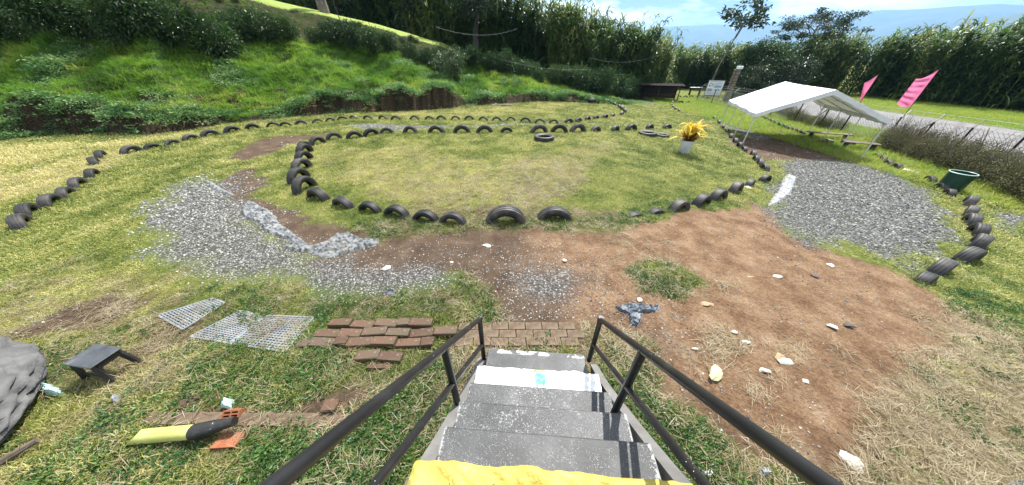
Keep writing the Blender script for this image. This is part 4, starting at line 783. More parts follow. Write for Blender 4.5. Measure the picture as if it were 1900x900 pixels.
chain([(247, 284), (284, 276), (323, 269), (357, 261), (392, 254), (433, 246), (470, 240), (508, 236), (531, 235), (559, 232), (590, 228.5), (614, 226), (636, 224)], 'mcccmmmnncnnn', 'half buried tyre, %s from the left in the long row below the cut bank', 'tyres in the long row below the cut bank', .1)
chain([(656, 221.5), (683, 223), (711, 223), (735, 223.5), (770, 223), (797, 223), (819, 222.5), (845.5, 223), (871, 223), (897, 225), (922, 226), (948, 226), (975, 227), (1002, 229), (1027, 230), (1055, 229), (1073, 226.5), (1090, 223.5), (1105, 221.5), (1122, 219.5), (1136, 217), (1153, 213.5)], 'nnnnnnnnnnnnnnncccccc', 'thin half buried tyre, %s from the left in the second row from the front', 'tyres in the thin second row across the track', .05)
chain([(1158.6, 209), (1153, 204), (1148, 200), (1140, 196.5), (1132, 193.5), (1126, 190.5), (1120, 188), (1112, 188.5)], 'mmcccccc', 'half buried tyre, %s one going back from the right end of the thin row', 'tyres turning back from the end of the thin row', .0)
chain([(591, 268), (621, 259), (658, 256.5), (689, 251.5), (718, 247.8), (762, 247.5), (810, 246.5), (857, 246.5), (899, 246.5), (940, 246), (1000, 246), (1037, 246), (1072, 245.5), (1105, 244.5), (1140, 243.5), (1170, 242), (1204, 241), (1236, 239.5)], 'mmmtmmtttmtttttttttt', 'large half buried tyre, %s from the left in the back row of the grass infield', 'large tyres along the back of the grass infield', .06, lean=.1, turn=.18, s=[1, 1, 1.05, .85, 1, 1.1, 1, .97, .92, .95, 1, .93, 1, .85, .85, .95, .88, .9])
chain([(566, 276), (567, 285), (567, 300), (563, 316), (557, 335), (568, 352)], 'cmmmmm', 'half buried tyre, %s from the back on the left side of the infield', 'tyres along the left side of the grass infield', -.08, rot=[R_(84)], turn=.05)
chain([(592, 368), (638, 381), (688, 391), (737, 400), (790, 408), (840, 414)], 'mccccc', 'half buried tyre, %s from the left in the near left arc', 'tyres along the near left arc of the infield', .12, turn=.05, lean=.14)
chain([(938, 411)], 't', 'biggest tyre at the front, left one of the two large half buried ones', 'two large tyres at the front', .12, rot=[.02], turn=0)
chain([(1028, 405)], 't', 'big half buried tyre at the front, right one of the two large ones', 'two large tyres at the front', .25, rot=[-.03], turn=0)
chain([(1177, 400), (1217, 395), (1259, 388), (1299, 378), (1331, 368), (1363, 356), (1390, 344), (1417, 336)], 'ccmmmmcc', 'half buried tyre, %s from the left in the near right arc', 'tyres along the near right arc of the infield', [.62, .5, .2, .15, .1, .1, .1, .1])
chain([(1417, 315), (1408, 307), (1401, 299), (1396, 289)], 'cccc', 'dusty half buried tyre, %s going back beside the right gravel', 'tyres on the right side of the infield beside the gravel', .1)
chain([(1380, 281), (1371, 273), (1363, 264), (1355, 255), (1348, 246), (1341, 237), (1333, 229), (1325, 222)], 'c' * 8, 'dark half buried tyre, %s from the front along the left tent feet', 'tyres along the left feet of the tent', .05)
chain([(1259, 207), (1253, 204), (1248, 200), (1245, 196), (1247, 192)], 'ccccc', 'half buried tyre, %s one going back behind the yellow potted plant', 'tyres behind the yellow potted plant', .05)
chain([(1262, 192.5), (1275, 192)], 'mc', '%s upright tyre on the turf behind the yellow potted plant', 'tyres at the head of the row behind the potted plant', .05, rot=[0, .3])
chain([(1130, 183.8), (1142, 183.8), (1155, 183.6), (1168, 183.4), (1180, 183.2), (1192, 183), (1204, 182.6), (1216, 182.2), (1227, 181.8), (1238, 181.4), (1249, 181.2), (1260, 181), (1271, 181.2), (1282, 181.6), (1293, 182.4), (1303, 183.2), (1312, 184.6), (1320, 186.4), (1328, 188.6), (1336, 190.8), (1344, 193.2)], 'c' * 21, 'small distant tyre, %s from the left in the farthest row at the shrubs', 'tyres in the farthest row against the shrubs', .05)
chain([(1407, 217), (1413, 219), (1419, 221.5), (1425, 224.5), (1431, 228), (1438, 231.5), (1446, 235), (1454, 238), (1462, 241), (1470, 244), (1478, 247), (1486, 250)], 'c' * 12, 'half buried tyre, %s from the back in the line beneath the tent', 'tyres lining the track seen beneath the tent', .05)
chain([(1626, 293), (1635, 299), (1646, 306), (1662, 313)], 'cccc', 'half buried tyre, %s from the back at the brown hedge beyond the right gravel', 'tyres between the brown hedge and right gravel', .1)
chain([(1722, 338), (1744, 351), (1759, 362)], 'ccc', 'half buried tyre, %s from the back in front of the green tub', 'tyres in front of the green tub', .05)
chain([(1792, 381), (1796, 399), (1796, 416), (1808, 435), (1808, 456), (1790, 481), (1740, 501), (1716, 520)], 'mmmmmmmc', 'half buried tyre, %s one below the green tub along the right arc', 'tyres curving down the right side below the tub', [.0, 0, 0, 0, 0, .05, .15, .3])
def flat_tyre(px, py, ms, label, tl=(0, 0), dz=.07):
    p = G(px, py); o = bpy.data.objects.new('tyre', ms); o.location = (p.x, p.y, tz(p.x, p.y) + dz); o.rotation_euler = (R_(90) + tl[0], tl[1], 0); link(o); tag(o, label, 'tyre')
flat_tyre(1009.5, 259, T_truck[0], 'large tyre lying flat on the infield grass in front of the back row', dz=.06)
flat_tyre(1201, 251.5, T_truck[1], 'left of two tyres lying flat near the potted plant', dz=.05); flat_tyre(1228, 254, T_mid[0], 'right of two tyres lying flat near the potted plant', dz=.03)
flat_tyre(1530, 265, T_mid[1], 'dark tyre lying flat in the shade by the bench under the tent', dz=.08)

# ---------------------------------------------------------------- white party tent
TW, TL, HE, HR = 5.32, 6.01, 1.66, 2.88; tz0 = -1.14
te = empty('party_tent', (15.99, 15.12, tz0), -.39); tag(te, 'white canopy party tent with gabled sheet roof on thin metal legs', 'tent')
hw = TW / 2; vs = []; fs = []; nu, nv = 36, 40
for i in range(nu + 1):
    for j in range(nv + 1):
        xx = -hw + TW * i / nu; yy = -.12 + (TL + .24) * j / nv; q = abs(xx) / hw; bay = abs(math.sin(math.pi * (j / nv) * 3)); ed = q ** 1.0
        z = HR + (HE - HR) * ed - .10 * bay * math.sin(math.pi * min(q, 1)) * .8 - .05 * bay * q + .022 * (float(noise(np.array([xx * 2.0]), np.array([yy * 1.2]), 1, 500, 3)[0]) - .5) * 2 * (q < 1)
        z += -.035 * (1 - q) * math.sin(math.pi * j / nv)
        vs.append((xx * 1.02, yy, z + .03))
f = [(i * (nv + 1) + j, (i + 1) * (nv + 1) + j, (i + 1) * (nv + 1) + j + 1, i * (nv + 1) + j + 1) for i in range(nu) for j in range(nv)]
link(bpy.data.objects.new('roof_sheet', mesh_np('roof_sheet', vs, f, [M['canvas']], True)), te)
for sg in (-1, 1):                                                # scalloped valance along each eave
    v = []; n = 60
    for j in range(n + 1):
        yy = -.12 + (TL + .24) * j / n; wv = .025 * math.sin(j * 1.9) + .02 * math.sin(j * .7); base_z = vs[(0 if sg < 0 else nu) * (nv + 1) + min(nv, round(j * nv / n))][2]
        for k in range(4): v.append((sg * (hw * 1.02 + .004 + wv * k / 3), yy, base_z - (.17 + .03 * abs(math.sin(j * .52))) * k / 3))
    f = [(j * 4 + k, j * 4 + 4 + k, j * 4 + 5 + k, j * 4 + k + 1) for j in range(n) for k in range(3)]; link(bpy.data.objects.new('valance', mesh_np('valance', v, f, [M['canvas']], True)), te)
for yy in (-.125, TL + .125):                                     # gable ends: a band hanging from the rafters
    v = []
    for i in range(nu + 1):
        xx = -hw + TW * i / nu; z = vs[i * (nv + 1) + (0 if yy < 0 else nv)][2]; dr = .20 + .03 * abs(math.sin(i * .8))
        v += [(xx * 1.02, yy, z), (xx * 1.02, yy + .01, z - dr)]
    f = [(2 * i, 2 * i + 2, 2 * i + 3, 2 * i + 1) for i in range(nu)]; link(bpy.data.objects.new('gable_band', mesh_np('gable_band', v, f, [M['canvas']], True)), te)
def pole(par, a_, b2, rad, name, mat=None, n=8): return MB().tube([a_, b2], rad, n).build(name, mat or M['white_metal'], par, True)
for k in range(4):
    yy = TL * k / 3
    for sg in (-1, 1):
        gx, gy = 15.99 + math.cos(-.39) * sg * hw - math.sin(-.39) * yy, 15.12 + math.sin(-.39) * sg * hw + math.cos(-.39) * yy
        pole(te, (sg * hw, yy, HE), (sg * hw, yy, tz(gx, gy) - tz0 - .03), .03 if k in (0, 3) else .022, 'leg')
        pole(te, (sg * hw, yy, HE), (0, yy, HR), .024, 'rafter')
        if k in (0, 3):
            pole(te, (sg * hw, yy, HE - .35), (sg * (hw - .35), yy, HE + .14), .018, 'brace'); pole(te, (sg * hw, yy, HE - .35), (sg * hw, yy + (.35 if k == 0 else -.35), HE - .02), .018, 'brace')
for sg in (-1, 1): pole(te, (sg * hw, 0, HE - .02), (sg * hw, TL, HE - .02), .024, 'eave_rail'); pole(te, (sg * hw * .5, 0, (HE + HR) / 2 - .03), (sg * hw * .5, TL, (HE + HR) / 2 - .03), .018, 'purlin')
pole(te, (0, 0, HR - .02), (0, TL, HR - .02), .024, 'ridge_rail')

# benches and planks in the shade
def bench(px, py, rz, label, Lb=1.8):
    p = G(px, py); o = empty('bench', (p.x, p.y, tz(p.x, p.y)), rz); tag(o, label, 'bench')
    for q in (-.11, .11): b_ = MB(); b_.box((0, q, .36), (Lb, .2, .04), bev=.005); b_.build('plank', M['wood'], o)
    for q in (-Lb * .38, Lb * .38): b_ = MB(); b_.box((q, 0, .17), (.10, .34, .33), bev=.01); b_.build('leg', M['wood_dark'], o)
bench(1532, 258, -.42, 'low weathered plank bench in the shade under the right side of the tent', 2.2); bench(1590, 277, -.5, 'low plank bench beyond the shade at the right tent leg', 1.5)
p = G(1570, 270); b_ = MB(); b_.box((0, 0, .14), (.55, .4, .28), bev=.02); b_.box((0, 0, .30), (.6, .45, .03), bev=.01); o = b_.build('wooden_box', M['wood_dark'], None, False, (p.x, p.y, p.z), -.4); tag(o, 'dark wooden box between the two plank benches', 'box')

# ---------------------------------------------------------------- potted plant and tub
p = G(1268, 285); pe = empty('potted_plant', p); tag(pe, 'yellow leaved plant in a tall greyish white pot on the infield grass', 'potted plant')
b_ = MB(); prof = [(0, 0), (.165, 0), (.175, .01), (.245, .53), (.262, .535), (.262, .57), (.238, .57), (.225, .50), (0, .50)]
b_.lathe(prof, 28); b_.build('pot', M['pot'], pe, True); b_ = MB(); b_.lathe([(0, .515), (.10, .525), (.228, .505)], 20); b_.build('soil', M['soil'], pe, True)
rr_ = np.random.default_rng(55)
n = 150; a_ = rr_.uniform(0, 6.28, n); b0 = np.stack([.10 * np.cos(a_), .10 * np.sin(a_), np.full(n, .5)], 1); d0 = np.stack([np.cos(a_) * rr_.uniform(.1, .9, n) + .15, np.sin(a_) * rr_.uniform(.1, .9, n), np.ones(n)], 1)
v, f = strips(b0, d0, rr_.uniform(.4, .9, n), .06, rr_.uniform(.1, .7, n), 4, rr_); link(bpy.data.objects.new('red_brown_foliage', mesh_np('foliage', v, f, [M['croton_red']])), pe)
n = 80; a_ = rr_.uniform(0, 6.28, n); b0 = np.stack([.08 * np.cos(a_), .08 * np.sin(a_), rr_.uniform(.5, 1.05, n)], 1); d0 = np.stack([np.cos(a_) * rr_.uniform(.2, 1.1, n) + .2, np.sin(a_) * rr_.uniform(.2, 1.1, n), rr_.uniform(.5, 1.6, n)], 1)
v, f = strips(b0, d0, rr_.uniform(.6, 1.15, n), rr_.uniform(.1, .18, n), rr_.uniform(.35, 1.0, n), 6, rr_); link(bpy.data.objects.new('yellow_foliage', mesh_np('foliage', v, f, [M['croton']])), pe)
for k in range(5): pole(pe, (.04 * math.cos(k * 1.3), .04 * math.sin(k * 1.3), .5), (.13 * math.cos(k * 1.3) + .05, .13 * math.sin(k * 1.3), 1.1), .012, 'stem', M['wood'], 6)
p = G(1757, 352); te2 = empty('plastic_tub', p); te2.scale = (.88, .88, .95); tag(te2, 'dark green round plastic tub standing among tyres and hedge', 'tub')
b_ = MB(); b_.lathe([(0, -.05), (.35, -.05), (.37, .72), (.362, .72), (.34, .0), (0, .0)], 40); tb_ = b_.build('tub_body', M['tub'], te2, True)
b_ = MB(); b_.lathe([(.364, .715), (.386, .712), (.39, .734), (.37, .742), (.358, .734)], 40, True); b_.build('rim', M['tub_rim'], tb_, True)

# ---------------------------------------------------------------- fence, flags
fe = empty('chain_link_fence', (23.4, 16, -1.3)); tag(fe, 'chain link fence on dark angled top posts along the road', 'fence')
ysF = [38, 35, 32, 29, 26.4, 23.9, 21.7, 20.1, 17.4, 15.9, 14.4, 12.7, 11.2, 9.6, 8, 6.2, 4.4]; HB = 1.45
for i, yy in enumerate(ysF):
    yl = yy - 16; fp_ = pole(fe, (0, yl, -.1), (0, yl, HB), .042, 'post', M['metal'], 8); pole(fp_, (0, yl, HB - .02), (.62, yl + .25, HB + .33), .026, 'post_arm', M['metal'], 6)
    if yy in (15.9, 21.7): pole(fp_, (0, yl, HB - .06), (-.1, yl + .9, .1), .03, 'brace', M['metal'], 6)
wm = MB(); y0, y1 = ysF[-1] - 16, ysF[0] - 16; hgt = HB - .05; stp = .17; k = y0 - hgt
def wire(mb, a_, b2, wd=.007):
    a_, b2 = Vector(a_), Vector(b2); d = (b2 - a_).normalized(); s1 = d.cross(Vector((1, 0, 0))).normalized() * wd; s2 = Vector((wd, 0, 0))
    q = [a_ - s1, a_ + s1 * .5 + s2, a_ + s1 * .5 - s2, b2 - s1, b2 + s1 * .5 + s2, b2 + s1 * .5 - s2]; mb.add(q, [(0, 1, 4, 3), (1, 2, 5, 4), (2, 0, 3, 5)])
while k < y1:
    for sg in (1, -1):
        ya, yb = k, k + hgt; za, zb = (0, hgt) if sg > 0 else (hgt, 0)
        if ya < y0: q = (y0 - ya) / hgt; za += (zb - za) * q; ya = y0
        if yb > y1: q = (y1 - ya) / (yb - ya); zb = za + (zb - za) * q; yb = y1
        if yb > ya: wire(wm, (0, ya, za + .03), (0, yb, zb + .03))
    k += stp
g_ = wm.build('chain_link_mesh', M['wire'], fe); g_['kind'] = 'stuff'
for q in (0, .5, 1): wb = MB(); wb.tube([(.62 * q, y0 + .25 * q, HB + .35 * q), (.62 * q, 0, HB + .35 * q - .03), (.62 * q, y1 + .25 * q, HB + .35 * q)], .008, 4); wb.build('barbed_wire', M['wire'], fe)
wb = MB()
nb = 130
for i in range(nb):
    yy = y0 + (y1 - y0) * i / nb; wb.tube([(.31, yy, HB + .12), (.31, yy + .1, HB + .30), (.31, yy + .2, HB + .12)], .006, 3, False)
g_ = wb.build('wire_coil', M['wire'], fe); g_['kind'] = 'stuff'
def flag(base, corners_px, pole_top_px, label, nfold, seed):
    top = in_plane(*pole_top_px, base); top.x, top.y = base.x, base.y; o = empty('flag', base); tag(o, label, 'flag', 'pink flags on the roadside fence')
    pole(o, (0, 0, 0), (0, 0, top.z - base.z + .05), .016, 'flag_pole', M['metal'], 6)
    Pc = [in_plane(*q, base) - base for q in corners_px]                # hoist top, hoist bottom, fly bottom, fly top
    Pc[0].x = Pc[0].y = 0; Pc[1].x = Pc[1].y = 0; nn = Vector((base.x, base.y, 0)).normalized(); v = []; nu_, nv_ = 36, 40
    for i in range(nu_ + 1):
        for j in range(nv_ + 1):
            q, s_ = i / nu_, j / nv_; top_e = Pc[0].lerp(Pc[3], q) + Vector((0, 0, -.16 * math.sin(math.pi * q) * (1 if nfold > 4 else .3))); bot_e = Pc[1].lerp(Pc[2], q) + Vector((0, 0, -.12 * math.sin(math.pi * q)))
            p_ = top_e.lerp(bot_e, s_); wv = math.sin((s_ * nfold + q * 1.3 + .35 * math.sin(q * 4 + seed)) * 2 * math.pi) * .04 * min(1, q * 3) * (.4 + .6 * abs(math.sin(s_ * 5 + q * 2))) + math.sin(s_ * 9 + q * 5) * .03 * q
            v.append(p_ + nn * (wv + .10 * math.sin(q * 5 + seed) * q))
    f = [(i * (nv_ + 1) + j, (i + 1) * (nv_ + 1) + j, (i + 1) * (nv_ + 1) + j + 1, i * (nv_ + 1) + j + 1) for i in range(nu_) for j in range(nv_)]
    link(bpy.data.objects.new('flag_cloth', mesh_np('flag_cloth', [tuple(q) for q in v], f, [M['pink']], True)), o)
flag(Vector((23.46, 17.4, .1)), [(1743, 128), (1696, 197), (1664, 192), (1700, 146)], (1743, 127), 'large bright pink flag spread wide on a fence post by the road', 5.2, 0)
flag(Vector((23.46, 20.1, .1)), [(1622, 138), (1598, 182), (1595, 186), (1604, 154)], (1622, 138), 'narrow drooping pink flag behind the tent gable', 1.6, 2)

# ---------------------------------------------------------------- sign, pillar, shed, far tent wall
p = G(1318, 184); sg_ = empty('sign_board', p); ang = math.atan2(-p.x, p.y) ; sg_.rotation_euler.z = ang; tag(sg_, 'white sign board on dark legs beside a brown pillar at the back of the track', 'sign')
tl = in_plane(1314, 149, p); tr_ = in_plane(1343, 150, p); bl = in_plane(1304, 175, p); br_ = in_plane(1329, 178, p); Wd = (tr_ - tl).length; zt_, zb = (tl.z + tr_.z) / 2 - p.z, (bl.z + br_.z) / 2 - p.z; cxs = 0.0
b_ = MB(); b_.box((cxs, 0, (zt_ + zb) / 2), (Wd, .04, zt_ - zb)); pan_ = b_.build('panel', M['sign'], sg_)
b_ = MB()
for xx in (-Wd / 2 - .03, Wd / 2 + .03): b_.box((cxs + xx, .01, (zt_) / 2), (.06, .07, zt_ + .06))
b_.box((cxs, .01, zt_ + .03), (Wd + .12, .075, .06)); b_.box((cxs, .01, zb - .03), (Wd + .12, .075, .06)); b_.build('frame', M['wood_dark'], sg_)
hgt = zt_ - zb
text('DI', hgt * .34, M['sign_ink'], (cxs - Wd * .42, -.024, zb + hgt * .60), (R_(90), 0, 0), pan_, ext=.002)
b_ = MB(); b_.box((cxs + Wd * .17, -.023, zb + hgt * .60), (Wd * .42, .004, hgt * .14)); b_.build('blue_band', M['sign_blue'], pan_)
for i, (xx, zz, ww, hh2) in enumerate(((.0, .93, .8, .035), (.16, .82, .5, .03), (.18, .74, .46, .025), (-.27, .36, .3, .2), (.2, .38, .34, .1), (.0, .14, .8, .03))):
    b_ = MB(); b_.box((cxs + Wd * xx, -.0225, zb + hgt * zz), (Wd * ww, .003, hgt * hh2)); b_.build('print', M['sign_grey'], pan_)
p = G(1345, 189); pl = empty('stone_pillar', p, ang); tag(pl, 'tall brown stacked stone pillar with a white lamp box on top', 'pillar'); ptop = in_plane(1357, 130, p); hp = ptop.z - p.z; rp = random.Random(8)
z = 0; k = 0
while z < hp:
    h_ = rp.uniform(.22, .36); b_ = MB(); b_.box((0, 0, h_ / 2), (.62 + rp.uniform(-.06, .06), .58 + rp.uniform(-.05, .05), h_ - .015), bev=.04); o = b_.build('stone_block', M['pillar'], pl); o.location = (rp.uniform(-.03, .03), 0, z); o.rotation_euler.z = rp.uniform(-.12, .12); z += h_
b_ = MB(); b_.box((0.1, -.1, z + .17), (.62, .5, .30), bev=.03); b_.build('lamp_box', M['sign'], pl)
def local(px, py, z): r = ray(px, py); t_ = (z - EYE) / r[2]; return Vector((r[0] * t_, r[1] * t_, z))
p = Vector((17.2, 38.5, -1.15)); sh = empty('open_shed', p, -.35); sh.scale = (.75, .8, .62); tag(sh, 'dark open sided timber shed in deep shade below the cane', 'shed')
for xx in (-4.5, -1.5, 1.5, 4.5):
    for yy in (-1.4, 1.6): pole(sh, (xx, yy, -.1), (xx, yy, 2.7), .07, 'post', M['wood_dark'], 8)
for zz in (1.0, 1.9): b_ = MB(); b_.box((0, -1.4, zz), (9.2, .05, .09)); b_.build('rail', M['wood_dark'], sh)
b_ = MB(); n = 40
vs = []; 
for i in range(n + 1):
    xx = -5 + 10 * i / n; zz = .03 * math.cos(i * 3.14159)
    vs += [(xx, -2.0, 2.55 + zz), (xx, 0, 2.66 + zz), (xx, 2.1, 2.6 + zz), (xx, -2.0, 2.51 + zz), (xx, 0, 2.62 + zz), (xx, 2.1, 2.56 + zz)]
fs = []
for i in range(n): q = i * 6; fs += [(q, q + 6, q + 7, q + 1), (q + 1, q + 7, q + 8, q + 2), (q + 3, q + 4, q + 10, q + 9), (q + 4, q + 5, q + 11, q + 10), (q, q + 3, q + 9, q + 6), (q + 2, q + 8, q + 11, q + 5)]
b_.add(vs, fs); b_.build('roof', M['roof_dark'], sh)
b_ = MB(); b_.box((0, 1.7, 1.2), (9.2, .08, 2.4)); b_.build('back_wall', M['wood_dark'], sh)
p = G(1296, 178); o = empty('white_table', (p.x, p.y + 1.2, tz(p.x, p.y) ), 0); tag(o, 'white topped narrow table left of the sign board', 'table')
b_ = MB(); b_.box((0, 0, .95), (1.6, .5, .07), bev=.02); b_.build('tabletop', M['sign'], o)
for xx in (-.7, .7): b_ = MB(); b_.box((xx, 0, .46), (.07, .4, .92)); b_.build('leg', M['wood_dark'], o)
# utility wires strung across the back
def cable(a_, b2, sag, label):
    a_, b2 = Vector(a_), Vector(b2); pts = [a_.lerp(b2, i / 14) - Vector((0, 0, sag * 4 * (i / 14) * (1 - i / 14))) for i in range(15)]
    o = MB().tube(pts, .006, 5).build('cable', M['wire'], None); tag(o, label, 'cable')
cable((-6, 27, 5.1), (0.5, 32.5, 5.4), .5, 'pale cable sagging in front of the trees left of the cane'); cable((-1, 27.5, 3.0), (7.5, 31, 2.2), .3, 'pale cable dropping over the shrubs at the middle back'); cable((8, 33, 3.1), (16, 35, 3.4), .5, 'thin cable hanging before the dark cane at the back')

# ---------------------------------------------------------------- shrubs and trees
def crown_pts(r, n, rad, hgt, clumps, cr, z0=0.0, shell=.55):
    """leaf positions in many small clumps spread unevenly through a crown"""
    c = r.normal(size=(clumps, 3)); c /= np.linalg.norm(c, axis=1, keepdims=True); c *= (r.uniform(shell, 1, (clumps, 1))) ** .8; c *= np.array([rad, rad, hgt / 2]); c[:, 2] += z0 + hgt / 2
    k = r.integers(0, clumps, n); o = r.normal(size=(n, 3)) * cr * r.uniform(.5, 1.2, clumps)[k][:, None]; return c[k] + o, o, c
def shrub_mesh(k, n, rad, hgt, ll, lw, mat, clumps=40, cr=.16, z0=.05, droopy=False, low=True):
    r = np.random.default_rng(600 + k); p, o, c = crown_pts(r, n, rad, hgt, clumps, cr, z0, .35); d = o / (np.linalg.norm(o, axis=1, keepdims=True) + 1e-6) + (p - np.array([0, 0, z0 + hgt * .4])) * .5 + r.normal(size=(n, 3)) * .4
    if droopy: d[:, 2] -= .15
    p[:, 2] = np.maximum(p[:, 2], .03)
    v, f = leaves(p, d, ll * r.uniform(.6, 1.25, n), lw * r.uniform(.7, 1.2, n), r); return mesh_np('foliage', v, f, [mat])
def stems_mesh(k, n, rad, hgt, thick=.018):
    r = random.Random(k); b_ = MB()
    for i in range(n): a_ = r.uniform(0, 6.28); q = r.uniform(.3, .8) * rad; b_.tube([(0, 0, -.1), (q * .4 * math.cos(a_), q * .4 * math.sin(a_), hgt * .45), (q * math.cos(a_), q * math.sin(a_), hgt * .85)], [thick, thick * .8, thick * .3], 5)
    return b_.mesh('stems', M['bark'], True)
FC = [shrub_mesh(k, 3400, .85, 1.8, .17, .062, M['coffee'], 90, .17, droopy=True) for k in range(3)]; SC_ = [stems_mesh(k, 7, .8, 1.7) for k in range(2)]
FS = [shrub_mesh(10 + k, 3000, .8, 1.1, .10, .05, M['shrub'], 70, .15) for k in range(3)]
FH = [shrub_mesh(20 + k, 5200, .72, .95, .055, .026, M['hedge'], 120, .12) for k in range(3)]
def shrub(name, FM, x, y, s, label, group, cat='shrub', sz=1.0, z=None, st_=True):
    o = empty(name, (x, y, (tz(x, y) if z is None else z) - .03), rng.uniform(0, 6.28)); o.scale = (s, s, s * sz); tag(o, label, cat, group)
    a_ = link(bpy.data.objects.new('foliage', FM[int(rng.integers(len(FM)))]), o)
    if st_: link(bpy.data.objects.new('stems', SC_[int(rng.integers(2))]), o)
    return o
# point on the bank at arclength a along the foot and distance s behind it
seg = [(Vector(FOOT[i]), Vector(FOOT[i + 1])) for i in range(len(FOOT) - 1)]
def bank_point(a_, s):
    for p0, p1 in seg:
        l_ = (p1 - p0).length
        if a_ <= l_: break
        a_ -= l_
    d = (p1 - p0).normalized(); q = p0 + d * a_; return q + Vector((-d.y, d.x)) * s
TOT = sum((b2 - a_).length for a_, b2 in seg)
cnt = 0; sh_pos = []
front = lambda px: None
for ring, (s0, step_, smin) in enumerate(((8.2, 1.35, 1), (9.5, 1.5, 1), (11.0, 1.8, 1))):
    for px, py in [(x_, 0) for x_ in np.arange(-200, 1260, 5)]:
        # march along this viewing azimuth until the bank distance reaches the hedge line
        az = math.atan2(px - 950, 406 + .568 * 330); q = None
        rr = np.arange(8, 60, .25); xx, yy = rr * math.sin(az), rr * math.cos(az); s, _, mu = bank_coords(xx, yy)
        need = s0 - (2.0 if 130 < px < 470 else 0) if px < 830 else (s0 - (px - 830) / 270 * 5.2 if px < 1100 else s0 - 5.2); kk = np.where(s >= need)[0]
        if len(kk): q = (xx[kk[0]], yy[kk[0]])
        if q is None: continue
        if all(math.hypot(q[0] - a_, q[1] - b2) > step_ for a_, b2 in sh_pos):
            if (ring == 2 and px > 330) or (ring == 1 and px > 640 and px < 900): continue
            sh_pos.append(q)
            ring_i = ring; lbl = 'dark glossy leaved coffee shrub in the hedge above the grassy bank' if px < 1080 else 'dark glossy shrub at the far end of the track before the cane'
            shrub('coffee_shrub', FC, q[0] + rng.normal() * .15, q[1] + rng.normal() * .15, (1.25 if px < 470 else 1.05 if px < 560 else .85 if px < 1040 else 1.15) * rng.uniform(.85, 1.15), lbl, 'coffee shrubs above the bank' if px < 1080 else 'shrubs at the far end of the track', 'coffee shrub', rng.uniform(.9, 1.15))
# scrub on the rough slope under the mown crest
for i in range(90):
    a_ = 20 + i * .5; q = bank_point(a_ * 1.0, rng.uniform(9.8, 13.2))
    if q.x > 1: continue
    shrub('low_scrub', FS, q.x, q.y, rng.uniform(.22, .5), 'low tangled scrub on the rough slope under the mown crest', 'scrub under the mown crest', 'shrub', .8)
# brown hedge along the fence
hp_ = [(1640, 278), (1668, 288), (1700, 299), (1735, 311), (1772, 323), (1812, 338), (1850, 354), (1888, 372), (1930, 392), (1980, 418)]
HL = ['next to the right tent leg', 'second from the tent leg', 'left of the green tub', 'behind the left rim of the tub', 'directly behind the green tub', 'just right of the green tub', 'second right of the tub', 'at the right edge of the picture', 'beyond the right edge', 'farthest right']
for i, (px, py) in enumerate(hp_):
    p = G(px, py); d = Vector((p.x, p.y)).normalized()
    for j in range(2):
        shrub('hedge_shrub', FH, p.x + d.x * (.5 + j * 1.0) + .3 * j, p.y + d.y * (.5 + j * 1.0), rng.uniform(.95, 1.12), 'brownish hedge bush %s, %s' % (HL[i], 'front row' if j == 0 else 'back row'), 'hedge bushes along the fence', 'hedge bush', 1.0 if j == 0 else 1.1)
for i, (px, py, s) in enumerate([(1440, 216, 1.0), (1452, 222, .9), (1466, 230, .9), (1480, 234, .7), (1500, 240, .8), (1520, 243, .8), (1544, 247, .8), (1425, 210, 1), (1412, 205, 1.0)]):
    p = G(px, py); shrub('hedge_shrub', FH, p.x + 1.2, p.y + 1.0, s, 'small brownish bush seen under the tent roof before the fence', 'bushes seen under the tent roof', 'bush')
for i, (px, py, s) in enumerate([(1370, 178, 1.2), (1385, 180, 1.1), (1400, 182, 1.2), (1418, 184, 1.2), (1436, 186, 1.2), (1358, 184, .8)]):
    p = G(px, py); shrub('variegated_shrub', FS, p.x, p.y, s * 1.1, 'pale leaved shrub between the stone pillar and the tent roof', 'shrubs between the pillar and the tent', 'shrub')
